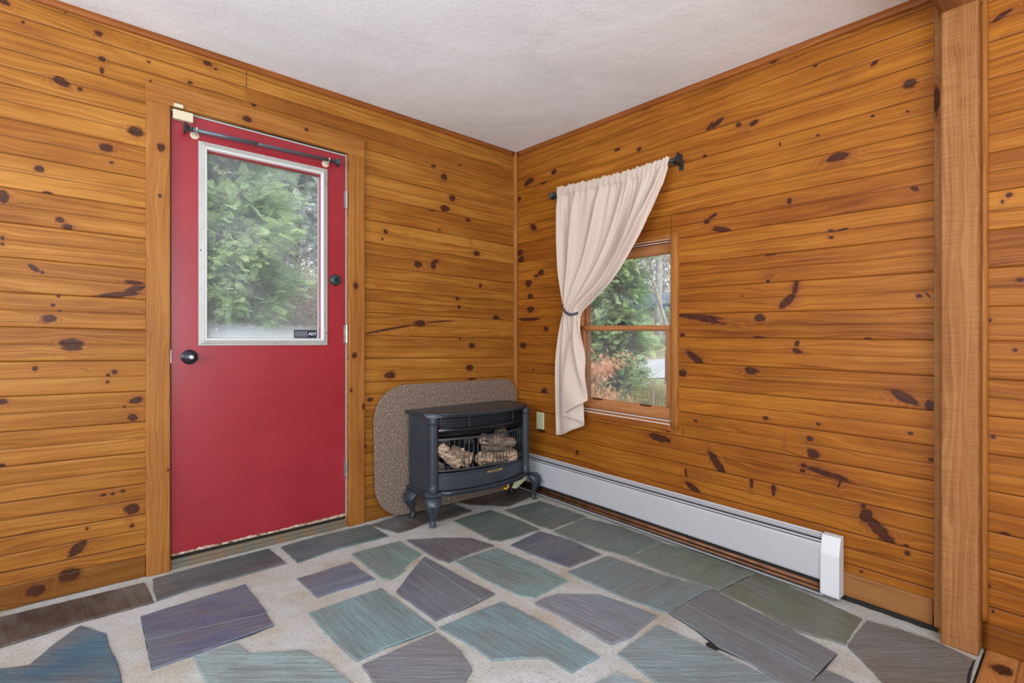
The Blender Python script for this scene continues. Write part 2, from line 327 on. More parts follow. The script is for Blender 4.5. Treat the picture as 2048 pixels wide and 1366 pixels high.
# ------------------------------------------------------------------ mesh helpers
def tag(o, label=None, cat=None, group=None, kind=None):
    if label: o['label'] = label
    if cat: o['category'] = cat
    if group: o['group'] = group
    if kind: o['kind'] = kind
    return o
def empty(name, loc=(0, 0, 0), rot=(0, 0, 0)):
    o = bpy.data.objects.new(name, None); o.location = loc; o.rotation_euler = rot; o.empty_display_size = .05; COL.objects.link(o); return o
class MB:
    def __init__(s): s.v = []; s.f = []; s.mi = []; s.cur = 0
    def add(s, vs, fs):
        o = len(s.v); s.v += [tuple(map(float, p)) for p in vs]
        for f in fs: s.f.append(tuple(i + o for i in f)); s.mi.append(s.cur)
        return s
    def hexa(s, p):   # 8 corners: bottom 4 then top 4, same order
        return s.add(p, [(3, 2, 1, 0), (4, 5, 6, 7), (0, 1, 5, 4), (1, 2, 6, 5), (2, 3, 7, 6), (3, 0, 4, 7)])
    def box(s, x0, x1, y0, y1, z0, z1, mp=None):
        p = [(x0, y0, z0), (x1, y0, z0), (x1, y1, z0), (x0, y1, z0), (x0, y0, z1), (x1, y0, z1), (x1, y1, z1), (x0, y1, z1)]
        if mp: p = [mp(*q) for q in p]
        return s.hexa(p)
    def prism(s, pts, z0, z1, mp=None):   # polygon in x,y extruded in z
        n = len(pts); p = [(x, y, z0) for x, y in pts] + [(x, y, z1) for x, y in pts]
        if mp: p = [mp(*q) for q in p]
        return s.add(p, [tuple(range(n))[::-1], tuple(range(n, 2 * n))] + [(i, (i + 1) % n, n + (i + 1) % n, n + i) for i in range(n)])
    def tube(s, path, r, n=8, cap=True, up=None, squash=1.0):
        path = [Vector(p) for p in path]; R = r if hasattr(r, '__len__') else [r] * len(path)
        base = len(s.v); prev = None; rings = []
        for i, p in enumerate(path):
            t = (path[min(i + 1, len(path) - 1)] - path[max(i - 1, 0)]).normalized()
            if prev is None:
                a = Vector(up) if up else (Vector((0, 0, 1)) if abs(t.z) < .9 else Vector((1, 0, 0)))
                u = t.cross(a).normalized()
            else: u = (prev - t * prev.dot(t)).normalized()
            prev = u; w = t.cross(u)
            rings.append([p + (u * math.cos(k * 2 * math.pi / n) + w * squash * math.sin(k * 2 * math.pi / n)) * R[i] for k in range(n)])
        vs = [q for rg in rings for q in rg]; fs = []
        for i in range(len(path) - 1):
            for k in range(n): a = i * n + k; b = i * n + (k + 1) % n; fs.append((a, b, b + n, a + n))
        if cap: fs.append(tuple(range(n))[::-1]); fs.append(tuple(range((len(path) - 1) * n, len(path) * n)))
        return s.add(vs, fs)
    def lathe(s, prof, c=(0, 0, 0), axis='z', n=24):
        vs = []; fs = []
        for r, h in prof:
            for k in range(n):
                a = k * 2 * math.pi / n; x, y = r * math.cos(a), r * math.sin(a)
                p = (x, y, h) if axis == 'z' else ((x, -h, y) if axis == '-y' else (-h, x, y))
                vs.append((p[0] + c[0], p[1] + c[1], p[2] + c[2]))
        m = len(prof)
        for i in range(m - 1):
            for k in range(n): a = i * n + k; b = i * n + (k + 1) % n; fs.append((a, b, b + n, a + n))
        fs.append(tuple(range(n))[::-1]); fs.append(tuple(range((m - 1) * n, m * n)))
        return s.add(vs, fs)
    def build(s, name, mats, parent=None, smooth=False, bevel=0.0, seg=2, fix=True):
        me = bpy.data.meshes.new(name); me.from_pydata(s.v, [], s.f)
        mats = mats if isinstance(mats, (list, tuple)) else [mats]
        for m in mats: me.materials.append(m)
        if len(mats) > 1: me.polygons.foreach_set('material_index', s.mi)
        if fix:
            b = bmesh.new(); b.from_mesh(me); bmesh.ops.recalc_face_normals(b, faces=b.faces); b.to_mesh(me); b.free()
        if smooth: me.polygons.foreach_set('use_smooth', [True] * len(me.polygons)); me.update()
        o = bpy.data.objects.new(name, me); COL.objects.link(o)
        if parent: o.parent = parent; o.matrix_parent_inverse = Matrix.Translation(-Vector(parent.location)) if parent.type == 'EMPTY' and parent.parent is None else Matrix()
        if bevel:
            md = o.modifiers.new('bevel', 'BEVEL'); md.width = bevel; md.segments = seg; md.limit_method = 'ANGLE'; md.angle_limit = math.radians(40)
            if hasattr(md, 'harden_normals'): md.harden_normals = False
        return o
def smooth_angle(o, ang=40):
    me = o.data; b = bmesh.new(); b.from_mesh(me)
    for e in b.edges: e.smooth = not (len(e.link_faces) == 2 and e.calc_face_angle(0) > math.radians(ang))
    for f in b.faces: f.smooth = True
    b.to_mesh(me); b.free(); return o

MAP_L = lambda a, b, d: (a, -d, b + KX * a)            # along the door wall, height, out into the room
MAP_R = lambda a, b, d: (-d, a, b + KY * a)
MAP_LV = lambda a, b, d: (b, -d, a)                     # upright pieces: grain runs up
MAP_RV = lambda a, b, d: (-d, b, a)

def knot_fields(A, B, knots, bidA=None, joints=None):
    sd = np.full(A.shape, 3.0); halo = np.zeros(A.shape); sh = np.zeros(A.shape)
    for kx, kb, ra, rb, ang, ty in knots:
        R = 6 * max(ra, rb); m = (np.abs(A - kx) < R) & (np.abs(B - kb) < R)
        if not m.any(): continue
        if joints is not None:
            j = np.searchsorted(joints, kb); m &= (np.searchsorted(joints, B) == j)
        da = A[m] - kx; db = B[m] - kb; c, s_ = math.cos(ang), math.sin(ang)
        u = (da * c + db * s_) / ra; w = (-da * s_ + db * c) / rb; r = np.sqrt(u * u + w * w)
        if ty == 'h': halo[m] += .8 * np.exp(-r * r * .8)
        elif ty == 'c': sd[m] = np.minimum(sd[m], r * 1.1)
        else:
            sd[m] = np.minimum(sd[m], r * (1.0 if ty != 'r' else 1.0) if ty != 'f' else np.maximum(r, .62))
            halo[m] += (1.0 if ty == 'f' else .75) * np.exp(-(r / 1.7) ** 2)
            rr = np.sqrt((da / (ra * 2.2)) ** 2 + (db / (rb * 2.0)) ** 2)
            sh[m] += -np.sign(db) * rb * .8 * np.exp(-rr * rr) * np.minimum(1, np.abs(db) / (rb * .5))
    return sd, np.minimum(halo, 1.2), sh

def sweep(name, A, prof, mp, mat, knots=(), bidx=None, joints=None, holes=(), parent=None, seam=None, caps=True, extra=None, wobble=None):
    """Sweep a profile [(across, depth)] along the grain positions A; carries the wood attributes."""
    A = np.asarray(A, float); P = np.asarray(prof, float); na, nb = len(A), len(P)
    AA, BB = np.meshgrid(A, P[:, 0], indexing='ij'); DD = np.broadcast_to(P[:, 1], AA.shape).copy()
    if joints is not None:
        J = np.asarray(joints); bi = np.interp(P[:, 0], J, np.arange(len(J), dtype=float) + 5); BI = np.broadcast_to(bi, AA.shape).copy()
        eps = 1e-4; BI += 0
        if seam:
            for (ua, blo, side) in seam:
                fl = np.floor(BI); mk = (fl == blo) & ((AA < ua) if side < 0 else (AA > ua)); BI[mk] += 40
    else: BI = np.full(AA.shape, float(bidx if bidx is not None else (abs(hash(name)) % 50)) + .5)
    sd, halo, sh = knot_fields(AA, BB, knots, joints=(np.asarray(joints) if joints is not None else None))
    X, Y, Z = mp(AA, BB, DD); V = np.stack([X + 0 * AA, Y + 0 * AA, Z + 0 * AA], -1).reshape(-1, 3)
    i, j = np.meshgrid(np.arange(na - 1), np.arange(nb - 1), indexing='ij'); i = i.ravel(); j = j.ravel()
    ca = (A[i] + A[i + 1]) / 2; cb = (P[j, 0] + P[j + 1, 0]) / 2
    keep = np.ones(len(i), bool)
    for (a0, a1, b0, b1) in holes: keep &= ~((ca > a0) & (ca < a1) & (cb > b0) & (cb < b1))
    i, j = i[keep], j[keep]; q = i * nb + j
    faces = np.stack([q, q + 1, q + nb + 1, q + nb], -1)
    me = bpy.data.meshes.new(name)
    nv, nf = len(V), len(faces); ex = []
    if caps: ex = [list(range(nb))[::-1], [(na - 1) * nb + k for k in range(nb)]]
    loops = np.concatenate([faces.ravel()] + [np.array(e) for e in ex]).astype(np.int32)
    starts = np.concatenate([np.arange(nf) * 4, np.array([nf * 4 + sum(len(x) for x in ex[:k]) for k in range(len(ex))], int)]).astype(np.int32)
    me.vertices.add(nv); me.vertices.foreach_set('co', V.astype(np.float32).ravel())
    me.loops.add(len(loops)); me.loops.foreach_set('vertex_index', loops)
    me.polygons.add(nf + len(ex)); me.polygons.foreach_set('loop_start', starts)
    me.update(calc_edges=True)
    a1 = me.attributes.new('wc', 'FLOAT_VECTOR', 'POINT'); a1.data.foreach_set('vector', np.stack([AA, BB, BI], -1).astype(np.float32).ravel())
    a2 = me.attributes.new('kn', 'FLOAT_VECTOR', 'POINT'); a2.data.foreach_set('vector', np.stack([sd, halo, sh], -1).astype(np.float32).ravel())
    me.materials.append(mat); me.validate()
    o = bpy.data.objects.new(name, me); COL.objects.link(o)
    if parent: o.parent = parent; o.matrix_parent_inverse = Matrix.Translation(-Vector(parent.location))
    if nf < 150000:
        b = bmesh.new(); b.from_mesh(me); bmesh.ops.recalc_face_normals(b, faces=b.faces); b.to_mesh(me); b.free()
    return o
def plank_prof(b0, b1, th, ch=.003, n=6, back=0.0):
    bs = np.linspace(b0 + ch, b1 - ch, n)
    return [(b0, back), (b0, th - ch)] + [(b, th) for b in bs] + [(b1, th - ch), (b1, back)]
def frange(a, b, st): n = max(2, int(abs(b - a) / st) + 1); return np.linspace(a, b, n)
def plank(name, a0, a1, b0, b1, th, mp, mat, knots=(), parent=None, bidx=None, step=.02, back=0.0, ch=.003, n=10):
    if a1 < a0: a0, a1 = a1, a0
    if b1 < b0: b0, b1 = b1, b0
    return sweep(name, frange(a0, a1, step), plank_prof(b0, b1, th, ch, n, back), mp, mat, knots=knots, parent=parent, bidx=bidx)

# ------------------------------------------------------------------ the board walls
def kn(where, lst, d=0.0):
    out = []
    for q in lst:
        px, py, rx, ry = q[:4]; ang = math.radians(q[4]) if len(q) > 4 else 0; ty = q[5] if len(q) > 5 else 'k'
        a, b = where(px, py, d); a2, _ = where(px + 1, py, d); _, b2 = where(px, py - 1, d)
        ka = abs(a2 - a); kb = abs(b2 - b)
        # px ellipse -> wall ellipse (angle turned by the foreshortening)
        an = math.atan2(-math.sin(ang) * kb, math.cos(ang) * ka * (1 if where is on_left else -1))
        la = math.hypot(math.cos(ang) * ka, math.sin(ang) * kb); lb = math.hypot(math.sin(ang) * ka, math.cos(ang) * kb)
        out.append((a, b, rx * la, ry * lb, an, ty))
    return out
KL = kn(on_left, [(197,67,9,6),(122,163,18,8,10),(160,178,5,4),(204,141,5,7),(204,118,7,5),(46,44,4,3),(272,263,15,11),(213,296,14,9),(240,294,16,8,0,'h'),
 (223,325,5,3),(78,338,11,6),(95,386,10,3),(6,393,12,12),(120,440,9,6),(135,454,11,6),(5,476,4,5),(5,488,5,4),(68,536,12,5,25),(85,545,4,3),
 (268,565,20,4,3,'f'),(235,590,50,5,-8,'f'),(270,578,20,6,-15,'f'),(97,637,15,8,-8),(80,643,8,4,-20,'h'),(117,592,4,4),(106,610,5,3),(119,621,4,2),(145,689,22,13),
 (70,737,5,5),(229,744,6,5),(216,750,4,3),(215,764,4,3),(273,801,14,6,-10),(249,813,3,2),(265,835,8,10,-40),(5,803,10,7,-20),(4,931,7,4),
 (263,1018,14,11),(155,1098,20,10,-32),(140,1150,22,13),(72,1181,19,12),(40,1155,30,6,0,'h'),(174,1057,4,3),(264,1051,5,4),(258,1040,10,5,0,'h'),
 (206,990,6,3),(226,988,5,3),(246,982,6,3),(190,994,20,4,0,'h'),(6,2,14,6,15),(297,124,4,2),(415,127,9,5,15),(431,138,4,2),(380,165,5,4),(508,210,5,3),
 (275,83,6,4,20,'h'),(298,94,9,5,35,'h'),(131,23,4,3),(60,60,60,8,15,'h'),(210,90,50,8,18,'h'),(165,738,38,.9,22,'c'),(100,725,60,.7,0,'c'),
 (888,354,6,6),(904,396,6,6),(890,417,9,6),(864,420,6,3),(932,437,12,8,20,'h'),(936,440,5,3),(867,332,5,3),(919,330,3,2),(771,463,4,4),(765,478,2,3),
 (879,460,3,2),(836,529,8,7),(867,531,5,8),(873,522,6,3),(953,507,6,5),(940,480,4,14,-25,'h'),(961,572,3,4),(755,574,12,4,0,'h'),(915,597,4,4),(918,614,3,4),
 (947,623,14,6,30,'h'),(992,636,6,5),(840,647,11,6),(780,658,52,2.0,-12,'f'),(880,643,30,1.6,-6,'f'),(944,691,6,5),(920,678,2,2),(939,736,7,6),(780,750,10,7),
 (943,757,9,3),(740,799,6,4),(728,877,3,3),(730,893,3,4),(760,820,4,3),(930,395,30,9,12,'h'),(960,400,10,4,0,'h'),(745,340,25,5,8,'h')])
KR = kn(on_right, [(1294,212,8,7),(1058,364,10,6,-20),(1108,344,5,6),(1086,366,6,3),(1278,298,5,4),(1234,300,6,3),(1434,246,14,5,-28),(1420,252,8,3,-40),(1477,250,6,5),
 (1496,252,14,9,-20,'h'),(1508,246,9,5,-15),(1409,314,4,5),(1037,398,5,4),(1819,167,14,10,-8),(1748,127,8,4,-20),(1632,130,6,3,-20),(1549,121,9,4,-20),
 (1815,223,4,3),(1745,232,4,3),(1675,314,22,8,-4,'f'),(1680,314,26,12,-4,'h'),(1635,271,4,2),(1560,288,2,4),(1690,155,50,10,-20,'h'),(1517,350,22,10,8,'h'),
 (1426,432,9,4,-25),(1413,443,6,5),(1443,459,18,6,15,'f'),(1579,403,5,6),(1662,462,6,3),(1684,459,14,2,-6,'f'),(1662,475,5,3),(1830,378,9,5,20),
 (1543,508,13,3,-5,'f'),(1536,550,22,9,-10,'h'),(1536,562,4,3),(1591,575,5,18,10,'f'),(1574,603,20,8,-42,'f'),(1484,592,3,2),(1519,636,11,8),(1517,676,16,4,0,'f'),
 (1395,634,45,5,6,'f'),(1420,642,30,4,10,'f'),(1594,687,5,6),(1594,702,10,5,20,'f'),(1838,592,6,4),(1856,590,2,10,-30),(1737,678,9,3),(1365,670,5,4),(1365,746,8,8),(1503,741,13,7),
 (1391,717,22,7,38,'f'),(1490,770,28,8,0,'h'),(1860,810,10,12),(1810,795,30,9,22,'f'),(1815,775,40,12,-30,'h'),(1531,836,6,4),(1637,848,5,3),(1391,842,4,3),
 (1821,867,6,3),(1620,878,7,5),(1626,907,13,9,8),(1569,880,3,16,0,'h'),(1569,900,3,16,0,'h'),(1607,931,5,5),(1605,941,6,4),(1655,948,45,6,8,'f'),(1655,940,45,10,8,'h'),(1680,965,3,12,15,'f'),
 (1433,925,8,26,-38,'f'),(1415,900,3,8,10,'h'),(1862,905,8,6,0,'h'),(1862,920,6,4),(1395,955,22,8,-10,'h'),(1384,974,16,6,25,'f'),(1372,946,2,10,-10),(1503,967,4,12),(1547,976,5,7),(1547,988,4,4),
 (1726,1012,6,5),(1732,1032,12,14,20,'f'),(1760,1020,30,6,20,'h'),(1760,1062,34,12,38,'f'),(1812,1091,6,3),(1815,1107,7,5),(1723,1143,4,3),(1633,1065,8,4),
 (1061,592,6,5),(1061,619,7,6),(1057,638,20,4,0,'f'),(1092,658,5,5),(1046,691,6,6),(1088,783,6,6),(1067,739,2,2),(1082,545,6,6),(1073,552,5,3),(1057,566,6,8),
 (1040,505,6,6),(1043,518,6,6),(1067,455,8,5,40,'f'),(1336,857,7,6,0,'f'),(1319,876,22,7,5,'f'),(1240,858,6,3,0,'h'),(1154,906,3,5),(1083,861,7,4),(1055,310,14,5,-20,'h'),
 (1107,842,6,2,0,'h'),(2009,1070,11,6),(1986,874,6,5),(1986,1222,4,4),(1977,1170,5,5),(2018,390,7,5),(2005,404,4,4),(2004,31,22,5,-20,'f'),(2010,70,20,4,-20,'h'),
 (2040,560,8,5),(2030,700,6,4),(1980,640,5,4)])
def wall_rows(joints, bead, top, depth=.0035):
    rows = []; J = [j for j in joints]
    for k in range(len(J) - 1):
        j0, j1 = J[k], J[k + 1]; mid = (j0 + j1) / 2
        rows += [(j0, -depth), (j0 + .0012, -depth), (j0 + .0035, 0)]
        rows += [(b, 0) for b in np.linspace(j0 + .0035, mid - .0045, 13)[1:]]
        rows += [(mid - .002, -.0020), (mid, -.0004), (mid + .002, -.0020), (mid + .0045, 0)]
        rows += [(b, 0) for b in np.linspace(mid + .0045, j1 - .0030, 13)[1:]] + [(j1 - .0006, -depth)]
    return rows
JL = [-.12, .012, .147, .281, .415, .553, .687, .822, .957, 1.091, 1.225, 1.359, 1.493, 1.627, 1.759, 1.894, 2.025, 2.160, 2.300, 2.434, 2.56]
JR = [-.19, -.06, .065, .193, .324, .455, .597, .726, .858, .987, 1.12, 1.241, 1.375, 1.506, 1.64, 1.775, 1.904, 2.033, 2.162, 2.302, 2.43, 2.56]
DX0, DX1 = -2.083, -1.264      # the door opening
WY0, WY1 = -1.262, -.600       # the window opening
WH0, WH1 = .655, 1.652
colsL = np.unique(np.concatenate([frange(-4.6, -2.75, .08), frange(-2.75, DX0, .0042), frange(DX0, DX1, .012), frange(DX1, 0, .0042)]))
wall_left = sweep('wall_left', colsL, wall_rows(JL, None, None), MAP_L, M['wall_l'], knots=KL, joints=JL,
                  holes=[(DX0, DX1, -.2, 2.125)], caps=False, seam=[(-1.771, 22, 1)])
tag(wall_left, kind='structure')
colsR = np.unique(np.concatenate([frange(-4.8, -2.70, .08), frange(-2.70, WY0, .0042), frange(WY0, WY1, .0042), frange(WY1, 0, .0042)]))
wall_right = sweep('wall_right', colsR, wall_rows(JR, None, None), MAP_R, M['wall_r'], knots=KR, joints=JR,
                   holes=[(WY0, WY1, WH0, WH1)], caps=False, seam=[(-1.258, 17, 1), (-1.328, 9, 1), (-2.43, 15, -1), (-2.43, 20, -1)])
tag(wall_right, kind='structure')
# solid backs of the two walls (child meshes), leaving the openings free
b = MB(); t0, t1 = .006, .12
for (x0, x1, z0, z1) in [(-4.7, DX0, -.2, 2.6), (DX1, .12, -.2, 2.6), (DX0, DX1, 2.13, 2.6), (DX0, DX1, -.2, .04)]: b.box(x0, x1, t0, t1, z0, z1)
o = b.build('backing', M['siding'], wall_left)
b = MB()
for (y0, y1, z0, z1) in [(-4.9, WY0, -.2, 2.6), (WY1, 0, -.2, 2.6), (WY0, WY1, WH1 - .015, 2.6), (WY0, WY1, -.2, WH0 - .02)]: b.box(t0, t1, y0, y1, z0, z1)
o = b.build('backing', M['siding'], wall_right)
# dark end joints of single boards
b = MB(); b.box(-1.7722, -1.7702, -.0012, .004, 2.3265, 2.409)
b.build('board_seam', M['dark_gap'], wall_left)
b = MB()
for (y, h0, h1) in [(-1.258, 1.652, 1.770), (-1.328, .597, .648)]: b.box(-.0010, .004, y - .0009, y + .0009, h0 + KY * y, h1 + KY * y)
b.build('board_seam', M['dark_gap'], wall_right)

# the two other walls, with openings added for the daylight lamps
def plain_wall(name, segs, mat):
    b = MB()
    for s_ in segs: b.box(*s_)
    o = b.build(name, mat); tag(o, kind='structure'); return o
plain_wall('wall_back', [(-4.7, .12, -4.9, -4.8, -.2, .55), (-4.7, .12, -4.9, -4.8, 2.15, 2.6), (-4.7, -4.50, -4.9, -4.8, .55, 2.15), (-1.66, .12, -4.9, -4.8, .55, 2.15)], M['siding'])
plain_wall('wall_side', [(-4.7, -4.6, -4.8, 0, -.2, .55), (-4.7, -4.6, -4.8, 0, 2.15, 2.6), (-4.7, -4.6, -4.8, -3.75, .55, 2.15), (-4.7, -4.6, -.85, 0, .55, 2.15)], M['siding'])

# ceiling: one slab, slightly out of level
b = MB(); g = 40; xs = np.linspace(-4.7, .05, g); ys = np.linspace(-4.9, .05, g)
b.hexa([(x, y, ceil_z(x, y)) for x, y in ((-4.7, -4.9), (.05, -4.9), (.05, .05), (-4.7, .05))] + [(x, y, 2.75) for x, y in ((-4.7, -4.9), (.05, -4.9), (.05, .05), (-4.7, .05))])
ceiling = b.build('ceiling', M['ceil']); tag(ceiling, kind='structure')

# ------------------------------------------------------------------ floor
FY = -2.486       # the slate ends under the ceiling beam; planks beyond
b = MB(); gx = np.linspace(-4.65, .03, 320); gy = np.linspace(FY, .03, 200)
nz = rng.normal(0, 1, (320, 200))
for _ in range(3): nz = (nz + np.roll(nz, 1, 0) + np.roll(nz, -1, 0) + np.roll(nz, 1, 1) + np.roll(nz, -1, 1)) / 5
vs = [(x, y, floor_z(x, y) - .0030 + .0028 * nz[i, j]) for i, x in enumerate(gx) for j, y in enumerate(gy)]
fs = [(i * 200 + j, (i + 1) * 200 + j, (i + 1) * 200 + j + 1, i * 200 + j + 1) for i in range(319) for j in range(199)]
b.add(vs, fs)
b.box(-4.65, .03, FY, .03, -.3, -.03)
floor = b.build('floor', M['mortar'], smooth=True, fix=False); tag(floor, kind='structure')

SL = [  # outline in the photograph, colour with sky reflection kept in it, stripe offset or None
 ([(-60,1250),(0,1236),(140,1202),(289,1166),(299,1186),(309,1205),(164,1244),(0,1296),(-60,1312)], (66,56,50), None),
 ([(305,1159),(420,1128),(538,1098),(556,1112),(574,1127),(480,1153),(386,1178),(313,1202),(306,1180)], (64,74,76), None),
 ([(562,1095),(601,1083),(670,1066),(738,1050),(758,1061),(777,1073),(680,1097),(640,1110),(595,1126)], (68,90,92), None),
 ([(281,1234),(390,1201),(491,1170),(521,1210),(548,1251),(441,1290),(304,1340),(294,1290)], (86,92,118), ((286,1283),(530,1230))),
 ([(-40,1345),(0,1338),(58,1331),(113,1285),(161,1252),(181,1257),(212,1268),(219,1294),(236,1328),(244,1366),(250,1400),(-40,1400)], (60,98,118), None),
 ([(386,1313),(430,1300),(473,1287),(499,1308),(608,1301),(656,1325),(700,1366),(730,1400),(425,1400),(412,1366),(393,1328)], (140,162,162), None),
 ([(593,1158),(650,1141),(702,1124),(724,1141),(752,1158),(690,1177),(635,1195),(612,1175)], (98,110,128), ((616,1183),(735,1150))),
 ([(703,1109),(724,1102),(799,1083),(843,1109),(806,1136),(812,1141),(779,1161),(765,1158),(734,1134)], (116,142,134), None),
 ([(813,1081),(880,1077),(943,1077),(989,1092),(950,1105),(919,1117),(897,1126),(868,1115)], (100,94,100), None),
 ([(849,1114),(915,1150),(990,1188),(912,1225),(871,1242),(792,1184),(830,1134)], (103,100,113), ((868,1140),(960,1203))),
 ([(910,1124),(950,1110),(992,1096),(1073,1127),(1138,1162),(1069,1196),(1038,1191),(967,1157)], (118,142,140), None),
 ([(1021,1091),(1050,1076),(1079,1063),(1141,1080),(1203,1109),(1138,1135),(1080,1114)], (88,90,108), None),
 ([(907,1042),(945,1030),(980,1020),(1038,1040),(1080,1059),(1001,1083),(984,1081),(945,1061)], (86,104,96), None),
 ([(1009,1021),(1045,1012),(1079,1003),(1127,1018),(1172,1033),(1103,1059),(1073,1050),(1040,1035)], (84,98,88), None),
 ([(1106,1063),(1138,1050),(1170,1036),(1247,1055),(1325,1084),(1254,1113),(1208,1101),(1155,1083)], (102,116,108), None),
 ([(1256,1116),(1290,1101),(1325,1087),(1410,1108),(1511,1143),(1437,1183),(1418,1175),(1342,1150)], (108,116,98), None),
 ([(1134,1145),(1175,1129),(1216,1113),(1311,1146),(1418,1179),(1336,1228),(1246,1196),(1190,1170)], (112,128,130), None),
 ([(1069,1207),(1090,1196),(1114,1189),(1200,1190),(1260,1211),(1315,1232),(1253,1280),(1222,1290),(1144,1245)], (126,132,144), ((1110,1213),(1240,1275))),
 ([(1338,1226),(1380,1203),(1424,1180),(1498,1217),(1590,1264),(1674,1308),(1645,1338),(1620,1366),(1598,1392),(1565,1366),(1490,1321),(1432,1292),(1399,1265)], (105,107,114), ((1375,1212),(1600,1330))),
 ([(1440,1182),(1475,1165),(1513,1147),(1614,1188),(1724,1238),(1705,1264),(1689,1290),(1585,1259),(1510,1217)], (100,106,86), None),
 ([(1695,1292),(1715,1264),(1734,1241),(1800,1259),(1879,1286),(1947,1319),(1938,1345),(1935,1366),(1930,1395),(1790,1395),(1767,1366),(1728,1325)], (108,100,92), None),
 ([(878,1256),(940,1229),(1004,1204),(1103,1254),(1199,1314),(1144,1346),(1093,1317),(1040,1317),(984,1322),(953,1298)], (118,144,150), None),
 ([(616,1228),(690,1202),(762,1177),(820,1219),(873,1259),(768,1298),(714,1324),(673,1288)], (120,148,150), None),
 ([(724,1331),(800,1297),(874,1266),(922,1302),(944,1338),(931,1366),(925,1400),(770,1400),(748,1366)], (122,124,132), None),
 ([(1235,1308),(1275,1280),(1316,1250),(1440,1307),(1556,1364),(1600,1400),(1360,1400),(1298,1356)], (128,146,150), None),
 ([(1190,1366),(1233,1345),(1283,1366),(1310,1400),(1180,1400)], (150,166,170), None),
 ([(1630,1362),(1653,1341),(1709,1366),(1760,1400),(1610,1400)], (108,104,106), None),
 ([(883,997),(950,978),(1020,960),(1065,973),(1081,986),(1015,1014),(944,1010)], (74,54,42), None),
 ([(868,1012),(893,1005),(905,1008),(944,1023),(880,1043),(840,1048),(818,1030)], (70,58,50), None),
 ([(741,1050),(790,1034),(830,1022),(858,1045),(830,1056),(796,1066)], (78,66,58), None),
 # partly seen or out of frame at the near side
 ([(-40,1420),(244,1420),(250,1600),(-200,1620)], (90,98,104), None), ([(300,1420),(720,1430),(760,1640),(250,1640)], (104,96,106), None),
 ([(780,1425),(1180,1425),(1160,1640),(800,1640)], (118,134,136), None), ([(1230,1425),(1640,1425),(1720,1640),(1240,1640)], (100,108,98), None)]
b = MB(); cols = []; sgs = []
for k, (pp, c, st) in enumerate(SL):
    P = [Vector(on_floor(*q)) for q in pp]
    Q = []
    for i in range(len(P)):      # chip the edges
        a, c2 = P[i], P[(i + 1) % len(P)]; L = (c2 - a).length; n = max(1, int(L / .022)); nrm = Vector((-(c2 - a).y, (c2 - a).x)).normalized()
        for t in range(n): Q.append(a.lerp(c2, t / n) + nrm * (random.uniform(-.0022, .0022) if t else 0))
    ctr = sum(Q, Vector((0, 0))) / len(Q); n = len(Q)
    e = max(((P[(i + 1) % len(P)] - P[i]) for i in range(len(P))), key=lambda v: v.length).normalized(); s0 = 0
    if st:
        A0, A1 = Vector(on_floor(*st[0])), Vector(on_floor(*st[1])); e = (A1 - A0).normalized(); s0 = -Vector((-e.y, e.x)).dot(A0 - ctr)
    area_ = sum(Q[i].x * Q[(i + 1) % n].y - Q[(i + 1) % n].x * Q[i].y for i in range(n))
    if area_ < 0: Q.reverse()
    inn = []
    for i in range(n):
        tg = (Q[(i + 1) % n] - Q[i - 1]).normalized(); inn.append(Q[i] + Vector((-tg.y, tg.x)) * .0028)
    up = random.uniform(.0025, .0050); tx, ty = random.uniform(-.004, .004), random.uniform(-.004, .004)
    hz = lambda p, dz: floor_z(p.x, p.y) + dz + tx * (p.x - ctr.x) + ty * (p.y - ctr.y)
    vs = [(p.x, p.y, hz(p, -.02)) for p in Q] + [(p.x, p.y, hz(p, up - .0022)) for p in Q] + [(p.x, p.y, hz(p, up)) for p in inn]
    fs = [(i, (i + 1) % n, n + (i + 1) % n, n + i) for i in range(n)] + [(n + i, n + (i + 1) % n, 2 * n + (i + 1) % n, 2 * n + i) for i in range(n)] + [tuple(range(2 * n, 3 * n))]
    b.add(vs, fs)
    rd = random.uniform(0, 40) + (100 if st is not None else 0)
    for v in vs:
        d = Vector((v[0], v[1])) - ctr
        cols.append(srgb(*c)); sgs.append((d.dot(e) + k * 1.7, Vector((-e.y, e.x)).dot(d) + s0, rd))
slates = b.build('slate_paving', M['slate'], floor, fix=False)
ca = slates.data.attributes.new('col', 'FLOAT_COLOR', 'POINT'); ca.data.foreach_set('color', np.array(cols, np.float32).ravel())
sa = slates.data.attributes.new('sg', 'FLOAT_VECTOR', 'POINT'); sa.data.foreach_set('vector', np.array(sgs, np.float32).ravel())
# open cracks and a missing chip of mortar beside loose stones
b = MB()
for pl, wd in (([(1338,1228),(1370,1247),(1400,1267),(1420,1284),(1434,1296),(1462,1309),(1492,1323)], .004), ([(1515,1146),(1490,1158),(1462,1172),(1438,1183)], .0025), ([(1676,1309),(1650,1337),(1624,1364)], .003),
               ([(1950,1320),(1940,1343),(1935,1366),(1930,1400)], .007), ([(548,1252),(500,1271),(441,1291)], .003), ([(282,1236),(294,1292),(304,1341)], .0025), ([(873,1260),(820,1280),(768,1299)], .0025), ([(990,1189),(950,1209),(912,1226)], .0025)):
    Q = [Vector(on_floor(*q)) for q in pl]; vs = []
    for i, q in enumerate(Q):
        tg = (Q[min(i + 1, len(Q) - 1)] - Q[max(i - 1, 0)]).normalized(); nn = Vector((-tg.y, tg.x)); w_ = wd * (.25 if i in (0, len(Q) - 1) else random.uniform(.6, 1.2))
        for sg in (1, -1): p_ = q + nn * sg * w_; vs.append((p_.x, p_.y, floor_z(p_.x, p_.y) + .0015))
    b.add(vs, [(2 * i, 2 * i + 1, 2 * i + 3, 2 * i + 2) for i in range(len(Q) - 1)])
Q = [on_floor(*q) for q in ((1411,1287),(1420,1285),(1432,1294),(1440,1300),(1428,1303),(1416,1297))]
